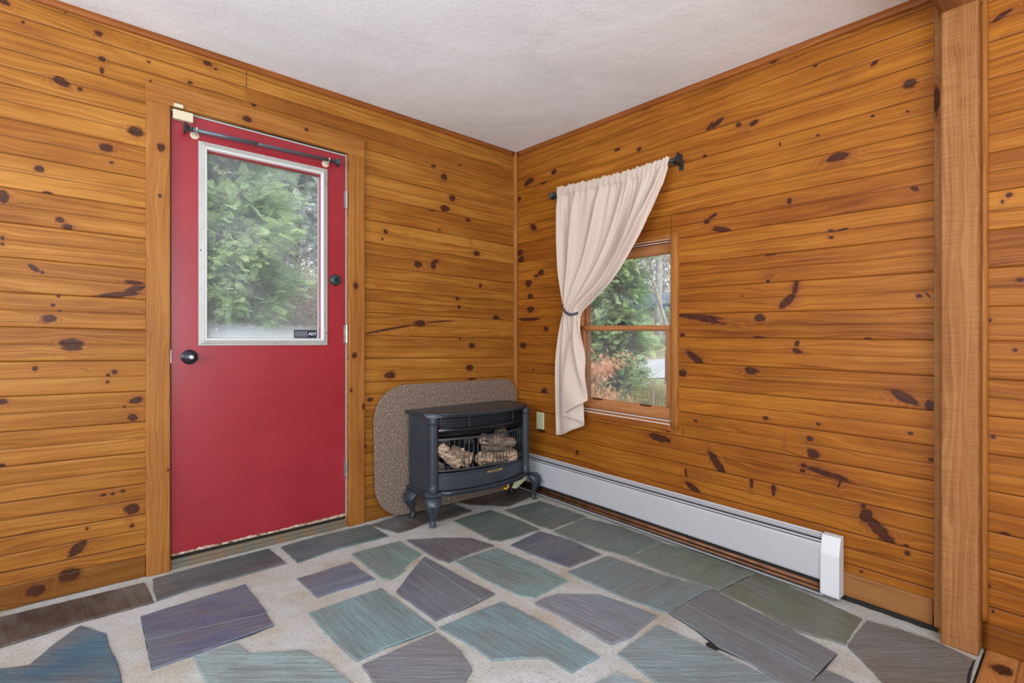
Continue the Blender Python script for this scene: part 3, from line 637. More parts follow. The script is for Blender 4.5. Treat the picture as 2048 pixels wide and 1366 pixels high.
b.add([(x, y, floor_z(x, y) + .0018) for x, y in Q], [tuple(range(6))])
b.build('mortar_cracks', M['dark_gap'], floor, fix=False)
# plank floor of the next room
JP = [-4.8, -4.6, -4.42, -4.24, -4.06, -3.88, -3.70, -3.52, -3.34, -3.16, -2.98, -2.80, -2.66, -2.492]
rows = []
for i in range(len(JP) - 1): rows += [(JP[i], -.003), (JP[i] + .003, 0)] + [(q, 0) for q in np.linspace(JP[i] + .003, JP[i + 1] - .003, 12)[1:]] + [(JP[i + 1] - .0005, -.003)]
rows += [(JP[-1] + .0005, -.05)]
kf = [(on_floor(2003, 1342)[0], on_floor(2003, 1342)[1], .035, .026, 0, 'k')]
o = sweep('floor_planks', frange(-4.65, 0, .006), rows, lambda a, b_, d: (a, b_, d + floor_z(a, b_) + .004), M['planks'], knots=kf, joints=JP, caps=False)
tag(o, kind='structure')

# ------------------------------------------------------------------ trims
# corner strip and ceiling strips
trim_corner = sweep('trim_corner', frange(.03, 2.43, .02), [(-.026, 0), (-.026, .012), (-.020, .020), (-.010, .024), (-.002, .024), (-.0005, 0)], lambda a, b_, d: (b_ , -d, a), M['trim'], bidx=3)
tag(trim_corner, kind='structure')
o = sweep('trim_ceiling_left', frange(-4.6, -.03, .03), [(.016, 0), (.016, .010), (.020, .014), (.046, .014), (.05, .010), (.05, 0)], lambda a, b_, d: (a, -d, ceil_z(a, 0) - .046 + b_), M['dark_trim'], bidx=6)
tag(o, kind='structure')
o = sweep('trim_ceiling_right', frange(-4.8, -.02, .03), [(0, 0), (0, .008), (.003, .012), (.030, .012), (.034, .008), (.034, 0)], lambda a, b_, d: (-d, a, ceil_z(0, a) - .030 + b_), M['dark_trim'], bidx=8)
tag(o, kind='structure')
# door casing
cl = plank('trim_door_left', floor_z(0, 0) - .004, 2.134, DX0 - .092, DX0 - .003, .022, MAP_LV, M['trim'], knots=[(on_left(322, 298)[1] + KX * -2.1, on_left(322, 298)[0], .018, .016, 0, 'k'),
      (1.72, -2.125, .008, .006, 0, 'k'), (on_left(333, 925)[1], -2.095, .006, .006, 0, 'k')], bidx=11, n=24, step=.005)
tag(cl, kind='structure')
cr = plank('trim_door_right', floor_z(0, 0) - .004, 2.150, DX1 + .008, DX1 + .100, .022, MAP_LV, M['trim'], knots=[(on_left(708, 566)[1], on_left(708, 566)[0], .018, .014, 0, 'k'),
      (on_left(706, 704)[1], on_left(706, 704)[0], .018, .014, 0, 'k'), (on_left(724, 806)[1], on_left(724, 806)[0], .018, .010, 0, 'k'), (.80, -1.245, .010, .008, 0, 'k')], bidx=13, n=24, step=.005)
tag(cr, kind='structure')
ch = plank('trim_door_head', DX0 - .092, DX1 + .100, 2.102, 2.196, .023, MAP_L, M['trim'], knots=kn(on_left, [(492,241,9,6,10),(300,166,3,2),(440,195,30,6,10,'h'),(400,225,8,4,10,'h'),(610,262,4,3)]), bidx=12, n=24, step=.005)
tag(ch, kind='structure')
# baseboards
bl = plank('baseboard_left', -4.6, DX0 - .093, .008 + 0, .100, .012, MAP_L, M['wall_l'], knots=kn(on_left, [(140,1150,22,13),(72,1181,19,12)], .012), bidx=21, n=20, step=.006)
tag(bl, kind='structure')
o = plank('baseboard_left', DX1 + .101, -.03, .02, .105, .012, MAP_L, M['wall_l'], bidx=22, n=10); tag(o, kind='structure')
br_ = plank('baseboard_right', -2.346, -.05, .064, .160, .013, MAP_R, M['planks'], bidx=24, n=12); tag(br_, kind='structure')
o = plank('baseboard_right', -4.8, -2.485, .044, .136, .013, MAP_R, M['wall_r'], bidx=26, n=12); tag(o, kind='structure')
# dark gap under the right wall boards
b = MB(); b.box(-.004, .003, -2.36, -.02, -.02, .05); gap = b.build('gap', M['dark_gap'], br_)
# post, side strip and beam
PY0, PY1 = -2.379, -2.479
def rough_prof(b0, b1, th):
    return [(b0, 0), (b0, th - .006), (b0 + .002, th - .002)] + [(q, th + .0008 * math.sin(q * 700)) for q in np.linspace(b0 + .006, b1 - .006, 14)] + [(b1 - .002, th - .002), (b1, th - .006), (b1, 0)]
post = sweep('trim_post', frange(-.004, 2.30, .008), rough_prof(PY1, PY0, .078), MAP_RV, M['post'],
             knots=[(on_right(1916, 107, .078)[1] - .043, on_right(1916, 107, .078)[0], .022, .014, 0, 'h'), (on_right(1925, 204, .078)[1] - .043, on_right(1925, 204, .078)[0], .020, .014, 0, 'h')], bidx=31)
tag(post, kind='structure')
o = sweep('trim_post_strip', frange(.02, 2.37, .008), plank_prof(PY0 - .004, -2.350, .012, .002, 6), MAP_RV, M['post'], knots=[(on_right(1873, 200, .01)[1] - .043, -2.358, .055, .009, 0, 'f')], bidx=33)
tag(o, kind='structure')
o = sweep('trim_quarter_round', frange(.10, 2.37, .03), [(-2.497, 0), (-2.497, .012), (-2.493, .020), (-2.487, .023), (-2.4795, .023), (-2.4792, 0)], MAP_RV, M['trim'], bidx=35); tag(o, kind='structure')
beam = sweep('trim_beam', frange(-4.6, -.012, .05), [(0, 0), (0, .010), (.004, .0), (.108, .0), (.112, .004), (.112, .12), (0, .12)][1:], lambda a, b_, d: (a, PY1 - .006 + b_, 2.285 + d - .043 + .000 * a), M['post'], bidx=37)
tag(beam, kind='structure')

# ------------------------------------------------------------------ door
door = empty('door_1', ((DX0 + DX1) / 2, .02, .10)); tag(door, kind='structure')
dT = lambda x: 2.100 + .013 + KX * (x + 1.67)          # top edge follows the head
DB = .100
gx0, gx1 = -1.9745, -1.3690; gz0 = 1.0535; gz1 = 2.012
ix0, ix1 = on_left(413, 500)[0], on_left(637, 500)[0]; iz0, iz1 = gz0 + .036, gz1 - .052
b = MB(); yf, yb = .004, .045; xa, xb = DX0 + .003, DX1 - .005
def slab(b, x0, x1, z0, z1a, z1b): b.hexa([(x0, yf, z0), (x1, yf, z0), (x1, yb, z0), (x0, yb, z0), (x0, yf, z1a), (x1, yf, z1b), (x1, yb, z1b), (x0, yb, z1a)])
slab(b, xa, ix0 - .01, DB, dT(xa), dT(ix0)); slab(b, ix1 + .01, xb, DB, dT(ix1), dT(xb)); slab(b, ix0 - .01, ix1 + .01, DB, iz0 - .01, iz0 - .01)
b.hexa([(ix0 - .01, yf, iz1 + .01), (ix1 + .01, yf, iz1 + .01), (ix1 + .01, yb, iz1 + .01), (ix0 - .01, yb, iz1 + .01), (ix0 - .01, yf, dT(ix0)), (ix1 + .01, yf, dT(ix1)), (ix1 + .01, yb, dT(ix1)), (ix0 - .01, yb, dT(ix0))])
b.build('door_panel', M['red'], door)
b = MB()     # chipped lower edge
xs = frange(xa, xb, .012); top = [DB + .006 + .004 * random.random() + (.006 if x > -1.6 else 0) * (x + 1.6) / .33 + (.004 if random.random() < .12 else 0) for x in xs]
b.add([(x, yf - .0012, DB - .002) for x in xs] + [(x, yf - .0012, t) for x, t in zip(xs, top)] + [(x, yf + .004, DB - .002) for x in xs] + [(x, yf + .004, t) for x, t in zip(xs, top)],
      [q for i in range(len(xs) - 1) for q in ((i, i + 1, len(xs) + i + 1, len(xs) + i), (i, i + 1, 2 * len(xs) + i + 1, 2 * len(xs) + i), (len(xs) + i, len(xs) + i + 1, 3 * len(xs) + i + 1, 3 * len(xs) + i), (2*len(xs) + i, 2*len(xs) + i + 1, 3 * len(xs) + i + 1, 3 * len(xs) + i))])
o = b.build('peeling_edge', M['peel'], door); tag(o, label='bare chipped lower edge where the red paint has peeled')
# glazing frame: mitred moulding
def frame_ring(b, x0, x1, z0, z1, prof, y0):
    """prof: [(inset, out)] closed chain swept round a rectangle"""
    n = len(prof); vs = []
    for (cx, cz, sx, sz) in ((x0, z0, 1, 1), (x1, z0, -1, 1), (x1, z1, -1, -1), (x0, z1, 1, -1)):
        vs += [(cx + sx * i, y0 - o_, cz + sz * i) for i, o_ in prof]
    fs = [(c * n + k, c * n + k + 1, ((c + 1) % 4) * n + k + 1, ((c + 1) % 4) * n + k) for c in range(4) for k in range(n - 1)]
    b.add(vs, fs)
b = MB(); frame_ring(b, gx0, gx1, gz0, gz1, [(0, -.003), (0, .004), (.002, .007), (.010, .008), (.013, .012), (.020, .013), (.022, .016), (.0255, .016)], yf)
gf = b.build('glass_frame', M['glassframe'], door)
b = MB(); frame_ring(b, gx0 + .0255, gx1 - .0255, gz0 + .0255, gz1 - .0255, [(0, .016), (.001, .018), (.007, .016), (.010, .004), (.013, -.012), (.014, -.035)], yf)
b.build('glazing_bead', M['glassbead'], gf)
b = MB()
for (x, z) in [(-1.68, gz1 - .012), (-1.46, gz1 - .012), (gx1 - .008, 1.93), (gx1 - .008, 1.12), (-1.88, gz0 + .012), (-1.64, gz0 + .012), (gx0 + .008, 1.5)]:
    b.lathe([(.0028, .006), (.0028, .0105), (.0015, .011)], (x, yf, z), '-y', 10)
b.build('frame_screw', M['dark_gap'], gf)
b = MB(); b.box(gx0 + .03, gx1 - .03, .022, .026, 0, gz1 - .03 - (gz0 + .03))
pn = b.build('glass_pane', M['pane_fog'], None); pn.location = (0, 0, gz0 + .03); pn.parent = door; pn.matrix_parent_inverse = Matrix.Translation(-Vector(door.location))
# knob and deadbolt
b = MB(); kx_, kz_ = on_left(379, 714)[0], on_left(379, 714)[1] + KX * -2.01
b.lathe([(.034, 0), (.034, .004), (.028, .009), (.014, .012), (.011, .030), (.016, .034), (.024, .042), (.027, .052), (.025, .060), (.018, .064), (.011, .065)], (kx_, yf, kz_), '-y', 32)
kb_ = smooth_angle(b.build('door_knob', M['knob'], door))
b = MB(); b.lathe([(.009, .064), (.009, .0665), (.006, .067)], (kx_, yf, kz_), '-y', 16); b.box(kx_ - .001, kx_ + .001, yf - .0685, yf - .066, kz_ - .005, kz_ + .005)
b.build('keyhole', M['steel'], kb_)
b = MB(); dx_, dz_ = on_left(671, 560)[0], on_left(671, 560)[1] + KX * -1.325
b.lathe([(.031, 0), (.031, .006), (.026, .013), (.020, .015)], (dx_, yf, dz_), '-y', 32)
db_ = smooth_angle(b.build('deadbolt', M['verdigris'], door))
b = MB(); b.lathe([(.008, .014), (.008, .0175), (.005, .018)], (dx_, yf, dz_), '-y', 16); b.box(dx_ - .0015, dx_ + .0015, yf - .020, yf - .017, dz_ - .006, dz_ + .006); b.build('deadbolt_cylinder', M['knob'], db_)
b = MB(); b.box(DX0 - .004, DX0 + .002, -.004, .01, .975, 1.035)
b.build('latch_plate', M['steel'], door)
for (py) in (400, 668, 935):
    z = on_left(694, py)[1] + KX * -1.26; b = MB(); b.tube([(DX1 - .001, -.009, z - .050), (DX1 - .001, -.009, z + .050)], .0062, 12)
    for q in (-.030, -.010, .010, .030): b.tube([(DX1 - .001, -.009, z + q - .0006), (DX1 - .001, -.009, z + q + .0006)], .0068, 12)
    b.box(DX1 - .012, DX1 - .001, -.004, .004, z - .046, z + .046)
    b.build('hinge', M['steel'], door)
# pale door stop seen as a thin line along top and hinge side
b = MB(); b.hexa([(xa, -.002, dT(xa)), (xb + .004, -.002, dT(xb)), (xb + .004, .03, dT(xb)), (xa, .03, dT(xa)), (xa, -.002, dT(xa) + .007), (xb + .004, -.002, dT(xb) + .007), (xb + .004, .03, dT(xb) + .007), (xa, .03, dT(xa) + .007)])
b.box(xb + .002, xb + .007, -.002, .03, DB, dT(xb) + .006)
b.build('weather_strip', M['glassframe'], door)
b = MB(); b.box(xb + .007, DX1 + .010, .002, .03, DB, 2.12); b.box(DX0 - .004, xa, .006, .03, DB, 2.13); b.box(DX0, DX1, .012, .05, .085, .101); b.box(DX0, DX1, .010, .05, 2.108, 2.14)
b.build('shadow_gap', M['dark_gap'], door)
b = MB(); pts = [(-.012, .042), (-.012, .052), (-.004, .062), (.004, .066), (.012, .078), (.07, .084), (.07, .03), (-.012, .03)]
n = len(pts); vs = [(x, y, z) for x in (DX0, DX1) for y, z in pts]
b.add(vs, [(i, (i + 1) % n, n + (i + 1) % n, n + i) for i in range(n)] + [tuple(range(n)), tuple(range(n, 2 * n))])
o = b.build('trim_threshold', M['threshold']); tag(o, kind='structure')

# alarm sensor, magnet, sticker, door rod
def round_box(name, x0, x1, z0, z1, y0, y1, mat, bev, shear=0.0, parent=None):
    b = MB(); b.hexa([(x0, y0, z0), (x1, y0, z0 + shear * (x1 - x0)), (x1, y1, z0 + shear * (x1 - x0)), (x0, y1, z0), (x0, y0, z1), (x1, y0, z1 + shear * (x1 - x0)), (x1, y1, z1 + shear * (x1 - x0)), (x0, y1, z1)])
    return b.build(name, mat, parent, bevel=bev, seg=3)
sx0, sx1 = on_left(346, 230, .02)[0], on_left(387, 230, .02)[0]
zt = on_left(347, 217, .02)[1] + KX * -2.07; zb = on_left(347, 236, .02)[1] + KX * -2.07
o = round_box('alarm_sensor', sx0, sx1, zb, zt, -.024, .0035, M['white_plastic'], .004, KX); tag(o, 'cream plastic alarm sensor on the top left corner of the red door', 'sensor')
o = round_box('sensor_magnet', sx0 + .002, on_left(367, 215, .03)[0], zt + .006, zt + .022, -.036, -.0235, M['white_plastic'], .003, KX); tag(o, 'small cream magnet stuck to the door casing above the alarm sensor', 'sensor')
st = empty('security_sticker', (on_left(612, 667, -.02)[0], .0215, on_left(612, 667, -.02)[1] + .02)); tag(st, 'dark rectangular security sticker reading ADT in the lower right of the door glass', 'sticker')
q0, q1 = on_left(588, 660, -.02)[0], on_left(634, 660, -.02)[0]; w0 = on_left(600, 675.5, -.02)[1] + KX * -1.4; w1 = on_left(600, 659, -.02)[1] + KX * -1.4
b = MB(); b.box(q0, q1, .0208, .0218, w0, w1); b.build('sticker_sheet', M['sticker'], st)
qm = q0 + (q1 - q0) * .63
b = MB(); b.box(qm, q1 - .003, .0203, .0208, w0 + .006, w1 - .006); b.build('logo_field', M['sticker_blk'], st)
b = MB()
for k in range(4):
    zz = w1 - .009 - k * .0072
    x = q0 + .005
    while x < qm - .008:
        wd = random.uniform(.004, .010); b.box(x, min(x + wd, qm - .004), .0202, .0208, zz - .0036, zz); x += wd + .0018
b.build('small_print', M['sticker_txt'], st)
def text(name, body, size, loc, rot, mat, parent, ext=.0004, bold=0.0):
    c = bpy.data.curves.new(name, 'FONT'); c.body = body; c.size = size; c.extrude = ext; c.align_x = 'CENTER'; c.align_y = 'CENTER'; c.offset = bold
    tmp = bpy.data.objects.new(name + '_outline', c); COL.objects.link(tmp); bpy.context.view_layer.update()
    me = bpy.data.meshes.new_from_object(tmp.evaluated_get(bpy.context.evaluated_depsgraph_get())); me.name = name; me.materials.clear(); me.materials.append(mat)
    bpy.data.objects.remove(tmp); bpy.data.curves.remove(c)
    o = bpy.data.objects.new(name, me); COL.objects.link(o); o.location = loc; o.rotation_euler = rot
    o.parent = parent; o.matrix_parent_inverse = Matrix.Translation(-Vector(parent.location)); return o
text('lettering', 'ADT', .021, ((qm + q1 - .003) / 2 - .001, .0198, (w0 + w1) / 2), (math.pi / 2, 0, 0), M['sticker_wht'], st, .0003, .0004)

def square_finial(b, c, ax, s=1.0):
    """flared square end, growing along ax from c"""
    c = Vector(c); ax = Vector(ax).normalized(); u = Vector((0, 0, 1)); w = ax.cross(u)
    prof = [(.009, 0), (.011, .006), (.009, .012), (.012, .020), (.024, .034), (.025, .040), (.020, .041)]
    vs = []
    for r, h in prof: vs += [c + ax * h * s + (u * a + w * b_) * r * s for a, b_ in ((1, 1), (1, -1), (-1, -1), (-1, 1))]
    fs = [(4 * i + k, 4 * i + (k + 1) % 4, 4 * i + 4 + (k + 1) % 4, 4 * i + 4 + k) for i in range(len(prof) - 1) for k in range(4)] + [(3, 2, 1, 0), tuple(range(4 * len(prof) - 4, 4 * len(prof)))]
    b.add(vs, fs)
RD = .045
ra = on_left(386, 259, RD); rb = on_left(666, 322, RD)
pa = Vector((ra[0], -RD, ra[1] + KX * ra[0])); pb = Vector((rb[0], -RD, rb[1] + KX * rb[0])); dr = (pb - pa).normalized()
rod = empty('curtain_rod', pa); tag(rod, 'bare dark curtain rod mounted across the top of the red door', 'curtain rod')
b = MB(); b.tube([pa, pb], .0085, 14); b.tube([pa, pa.lerp(pb, .42)], .0098, 14); b.build('rod', M['rod_grey'], rod, smooth=True)
for p_, s_ in ((pa, -1), (pb, 1)): b = MB(); square_finial(b, p_, dr * s_, .85); b.build('finial', M['black'], rod)
for t in (.022, .965):
    p_ = pa.lerp(pb, t) + Vector((0, 0, .004)); b = MB(); b.lathe([(.019, -.047 + RD), (.019, -.0435 + RD), (.014, -.040 + RD)], (p_.x, yf - .0, p_.z - .012), '-y', 24)
    b.tube([p_ + Vector((0, RD - .002, -.012)), p_ + Vector((0, .004, -.014)), p_ + Vector((0, -.009, -.004)), p_ + Vector((0, -.011, .006))], .0028, 8)
    o = b.build('bracket', M['white_plastic'], rod)

# ------------------------------------------------------------------ window
win = empty('window_1', (.03, (WY0 + WY1) / 2, WH0 + KY * -1)); tag(win, kind='structure')
def wplank(name, a0, a1, b0, b1, d0, d1, vertical=False, mat=None, par=None, bid=40, cut=0.002):
    mp = (lambda a, b_, d: (-d, b_, a + KY * b_)) if vertical else MAP_R
    pr = [(b0, d0), (b0, d1 - cut), (b0 + cut, d1), (b1 - cut, d1), (b1, d1 - cut), (b1, d0)]
    return sweep(name, frange(a0, a1, .04), pr, mp, mat or M['sash'], parent=par or win, bidx=bid)
# outer casing (thin edge proud of the boards)
wplank('window_casing', WH0 - .018, WH1 + .02, WY0 - .040, WY0, -.02, .020, True, M['trim'], bid=41)
wplank('window_casing', WH0 - .018, WH1 + .02, WY1, WY1 + .038, -.02, .020, True, M['trim'], bid=42)
wplank('window_casing', WY0, WY1, WH1 - .006, WH1 + .02, -.02, .014, False, M['trim'], bid=43)
wplank('window_sill', WY0 - .012, WY1 + .012, WH0 - .036, WH0 - .002, -.02, .016, False, M['dark_trim'], bid=44)
# jamb liners and frame
wplank('window_jamb', WH0 - .01, WH1, WY0 - .002, WY0 + .008, -.11, .004, True, bid=45)
wplank('window_jamb', WH0 - .01, WH1, WY1 - .008, WY1 + .002, -.11, .004, True, bid=46)
wplank('window_head', WY0, WY1, WH1 - .012, WH1 + .002, -.11, .004, False, bid=47)
wplank('window_stool', WY0, WY1, WH0 - .015, WH0 + .006, -.11, .006, False, bid=48)
def sash(name, h0, h1, d0, st, rb, rt_, bid):
    o = wplank(name, WY0 + .008, WY1 - .008, h0, h0 + rb, d0 - .03, d0, False, bid=bid)
    wplank('top_rail', WY0 + .008, WY1 - .008, h1 - rt_, h1, d0 - .03, d0, False, par=None, bid=bid + 1).parent = o
    for (a, c) in ((WY0 + .008, WY0 + .008 + st), (WY1 - .008 - st, WY1 - .008)):
        q = wplank('stile', h0 + rb, h1 - rt_, a, c, d0 - .03, d0, True, bid=bid + 2); q.parent = o
    for c in list(o.children): c.matrix_parent_inverse = Matrix()
    b = MB(); b.box(-(d0 - .014), -(d0 - .018), WY0 + .012, WY1 - .012, h0 + .02 + KY * WY0, h1 - .01 + KY * WY1)
    g = b.build('window_pane', M['pane']); g.parent = o
    return o
S1_ = sash('lower_sash', WH0 + .020, 1.184, -.008, .034, .062, .028, 51)
S2_ = sash('upper_sash', 1.152, WH1 - .018, -.046, .026, .028, .056, 55)
for s_ in (S1_, S2_): s_.matrix_parent_inverse = Matrix.Translation(-Vector(win.location))
# white tracks, lift slots, lock
b = MB()
for (hh, dd) in ((WH0 + .012, .0), (WH0 - .004, .012)):
    b.box(0, 1, 0, 1, 0, 1, lambda u, v, w, hh=hh, dd=dd: (-(dd + .004 * u), WY0 + .004 + (WY1 - WY0 - .008) * v, hh + .004 * w + KY * (WY0 + (WY1 - WY0) * v)))
for (hh, dd) in ((WH1 - .008, .003), (WH1 - .022, -.004)):
    b.box(0, 1, 0, 1, 0, 1, lambda u, v, w, hh=hh, dd=dd: (-(dd + .004 * u), WY0 + .004 + (WY1 - WY0 - .008) * v, hh + .0028 * w + KY * (WY0 + (WY1 - WY0) * v)))
frame_y = WY0 + .034
b.build('track', M['track'], win)
b = MB()
for px in (1195, 1291):
    y, h = on_right(px, 798 if px < 1250 else 811, -.008); pts = [(y + .022 * math.cos(t) + (.018 if math.cos(t) > 0 else -.018), h + .006 * math.sin(t)) for t in np.linspace(0, 2 * math.pi, 16)[:-1]]
    b.add([(.0075, p, q + KY * p) for p, q in pts] + [(.012, p, q + KY * p) for p, q in pts], [tuple(range(15)), tuple(range(15, 30))] + [(i, (i + 1) % 15, 15 + (i + 1) % 15, 15 + i) for i in range(15)])
o = b.build('finger_groove', M['dark_trim'], S1_); o.matrix_parent_inverse = Matrix()
a_ = frange(0, 1, .1); me_fix = o.data
y, h = on_right(1243, 650, -.02); b = MB(); b.box(.012, .034, y - .028, y + .028, h - .002 + KY * y, h + .010 + KY * y); b.tube([(.02, y + .005, h + .012 + KY * y), (.012, y - .030, h + .016 + KY * y)], .005, 8)
o = b.build('sash_lock', M['black'], win, bevel=.002)

# ------------------------------------------------------------------ curtain, rod, tieback
CD = .085
ra = on_right(1112, 389, CD); rb = on_right(1347, 320, CD)
pa = Vector((-CD, ra[0], ra[1] + KY * ra[0])); pb = Vector((-CD, rb[0], rb[1] + KY * rb[0])); dr = (pb - pa).normalized()
rod = empty('curtain_rod', pa); tag(rod, 'black curtain rod carrying the cream curtain above the window', 'curtain rod')
b = MB(); b.tube([pa, pb], .0075, 14); b.tube([pb - dr * .05, pb], .0095, 14); b.build('rod', M['black'], rod, smooth=True)
for p_, s_ in ((pa, -1), (pb, 1)):
    b = MB(); square_finial(b, p_, dr * s_, .95); b.build('finial', M['black'], rod)
for t, e_ in ((.0, -1), (1.0, 1)):
    p_ = pa.lerp(pb, t) - dr * e_ * .004; b = MB()
    b.box(-CD + .004, -.004, p_.y - .005, p_.y + .005, p_.z - .013, p_.z - .004); b.box(-.0045, -.0005, p_.y - .012, p_.y + .012, p_.z - .035, p_.z + .02)
    b.tube([(-CD, p_.y, p_.z - .016), (-CD, p_.y, p_.z - .034)], .004, 8); b.box(-CD - .010, -CD + .010, p_.y - .005, p_.y + .005, p_.z - .017, p_.z - .008)
    b.build('bracket', M['black'], rod)
S = [0, .14, .28, .42, .56, .70, .85, 1.0]
LV = [   # (px at each s, py at each s, fold amplitude, forward offset at each s)
 ([1116,1150,1184,1218,1250,1282,1313,1342], [376,368,361,352,344,334,324,313], .006, [0]*8),
 ([1116,1150,1184,1218,1250,1282,1311,1339], [386,378,371,362,354,345,334,324], .004, [0]*8),
 ([1117,1146,1178,1210,1242,1273,1300,1326], [420,414,408,402,396,388,378,366], .020, [0]*8),
 ([1119,1142,1168,1196,1224,1252,1279,1305], [480,476,472,468,462,454,446,436], .028, [0,0,0,0,.0,-.012,.045,.055]),
 ([1121,1138,1156,1177,1200,1226,1250,1272], [540,536,532,528,522,516,508,500], .026, [0,0,0,0,.0,-.012,.050,.060]),
 ([1125,1133,1143,1156,1172,1192,1212,1231], [585,583,582,580,576,572,568,560], .018, [0,.005,.01,.01,.015,.01,.045,.045]),
 ([1128,1132,1137,1142,1149,1157,1168,1184], [612,613,615,616,616,614,612,606], .010, [0,.01,.015,.02,.025,.025,.025,.02]),
 ([1128,1132,1138,1144,1150,1155,1160,1164], [622,624,627,629,630,631,631,629], .008, [0,.01,.016,.02,.024,.025,.02,.015]),
 ([1122,1130,1138,1146,1150,1152,1158,1166], [648,650,652,654,656,656,656,652], .010, [0,.006,.010,.01,.02,.03,.03,.02]),
 ([1115,1126,1139,1152,1146,1145,1158,1170], [690,692,694,695,698,698,696,690], .012, [0,.002,.004,.0,.02,.04,.04,.02]),
 ([1111,1124,1141,1158,1144,1140,1157,1174], [735,736,737,738,740,742,740,730], .012, [0,0,0,-.01,.02,.045,.04,.02]),
 ([1111,1124,1142,1164,1146,1135,1157,1178], [800,800,800,798,790,788,784,770], .010, [0,0,0,-.015,.015,.045,.04,.02]),
 ([1112,1128,1145,1165,1150,1133,1157,1178], [871,868,860,850,838,830,814,801], .008, [0,0,0,-.015,.015,.045,.04,.02])]
ns, nt = 150, 120; ts = np.linspace(0, len(LV) - 1, nt); ss = np.linspace(0, 1, ns)
def smooth_interp(x, xp, fp):
    xp = np.asarray(xp, float); fp = np.asarray(fp, float); m = np.gradient(fp, xp); i = np.clip(np.searchsorted(xp, x) - 1, 0, len(xp) - 2)
    h_ = xp[i + 1] - xp[i]; t = (x - xp[i]) / h_
    return (2*t**3-3*t**2+1)*fp[i] + (t**3-2*t**2+t)*h_*m[i] + (-2*t**3+3*t**2)*fp[i+1] + (t**3-t**2)*h_*m[i+1]
PXs = np.array([smooth_interp(ss, S, l[0]) for l in LV]); PYs = np.array([smooth_interp(ss, S, l[1]) for l in LV])
OFs = np.array([smooth_interp(ss, S, l[3]) for l in LV]); AM = np.array([l[2] for l in LV])
b = MB(); uvp = []
fold = np.cumsum(1 + .6 * np.sin(ss * 23) + .4 * np.sin(ss * 41 + 1)); fold /= fold[-1]
for i, t in enumerate(ts):
    k = min(int(t), len(LV) - 2); f = t - k
    px = np.array([smooth_interp(np.array([t]), np.arange(len(LV)), PXs[:, j])[0] for j in range(ns)])
    py = np.array([smooth_interp(np.array([t]), np.arange(len(LV)), PYs[:, j])[0] for j in range(ns)])
    of = np.interp(t, np.arange(len(LV)), AM); o2 = np.array([np.interp(t, np.arange(len(LV)), OFs[:, j]) for j in range(ns)])
    for j in range(ns):
        ruf = (.0035 * math.sin(ss[j] * 150 + math.sin(ss[j] * 40)) + .003 * math.sin(ss[j] * 67)) * max(0, 1 - t) if t < 1 else 0
        big = math.sin(fold[j] * 2 * math.pi * (5.5 if t < 7 else 5.5 - .45 * (t - 7)) + .25 * t) + .45 * math.sin(fold[j] * 2 * math.pi * 15 + 1) * max(0, 1 - abs(t - 2) / 3)
        sm = .0035 * math.sin(ss[j] * 130) * max(0, 1 - abs(t - 1.2) / 1.4)
        d = CD + o2[j] + of * big * (1 if t > 1.3 else .5) + sm
        if t < 1.3: d = CD + .012 + (d - CD) * .5 - .010 * (t < .5) * 0
        y, h = on_right(px[j], py[j], CD)
        b.v.append((-d, y, h + KY * y + ruf)); uvp.append((ss[j] * .9, t * .13, 0))
for i in range(nt - 1):
    for j in range(ns - 1): a = i * ns + j; b.f.append((a, a + 1, a + ns + 1, a + ns)); b.mi.append(0)
curtain = b.build('curtain', M['cloth'], smooth=True, fix=False); tag(curtain, 'cream cloth curtain hanging over the left side of the window, gathered by a dark band', 'curtain')
at = curtain.data.attributes.new('uvp', 'FLOAT_VECTOR', 'POINT'); at.data.foreach_set('vector', np.array(uvp, np.float32).ravel())
md = curtain.modifiers.new('thickness', 'SOLIDIFY'); md.thickness = .0012
# band
pts = []
for (px, py, dd) in [(1126,600,.045),(1126,606,.085),(1131,616,.112),(1140,625,.130),(1150,630,.135),(1157,629,.128),(1160,626,.10),(1158,622,.06),(1145,608,.035),(1132,598,.03)]:
    y, h = on_right(px, py, CD); pts.append((-dd, y, h + KY * y))
b = MB(); n = len(pts)
dense = []
for i in range(n):
    p0, p1 = Vector(pts[i]), Vector(pts[(i + 1) % n])
    for q in range(4): dense.append(p0.lerp(p1, q / 4))
m = len(dense); vs = []
for p_ in dense: vs += [(p_.x, p_.y, p_.z + .008), (p_.x, p_.y, p_.z - .008)]
b.add(vs, [(2 * i, 2 * i + 1, (2 * i + 3) % (2 * m), (2 * i + 2) % (2 * m)) for i in range(m)])
o = b.build('curtain_tieback', M['tie'], smooth=True, fix=False); md = o.modifiers.new('thickness', 'SOLIDIFY'); md.thickness = .003
tag(o, 'dark grey band tied round the middle of the cream curtain', 'tieback')

# cover plate on the wall
y0, h1_ = on_right(1074, 823); y1, h0_ = on_right(1089, 860)
b = MB(); b.box(-.008, 0, y1, y0, h0_ + KY * y0, h1_ + KY * y0)
wp = b.build('wall_plate', M['switch'], bevel=.003); tag(wp, 'pale green blank cover plate low on the wall between stove and curtain', 'wall plate')

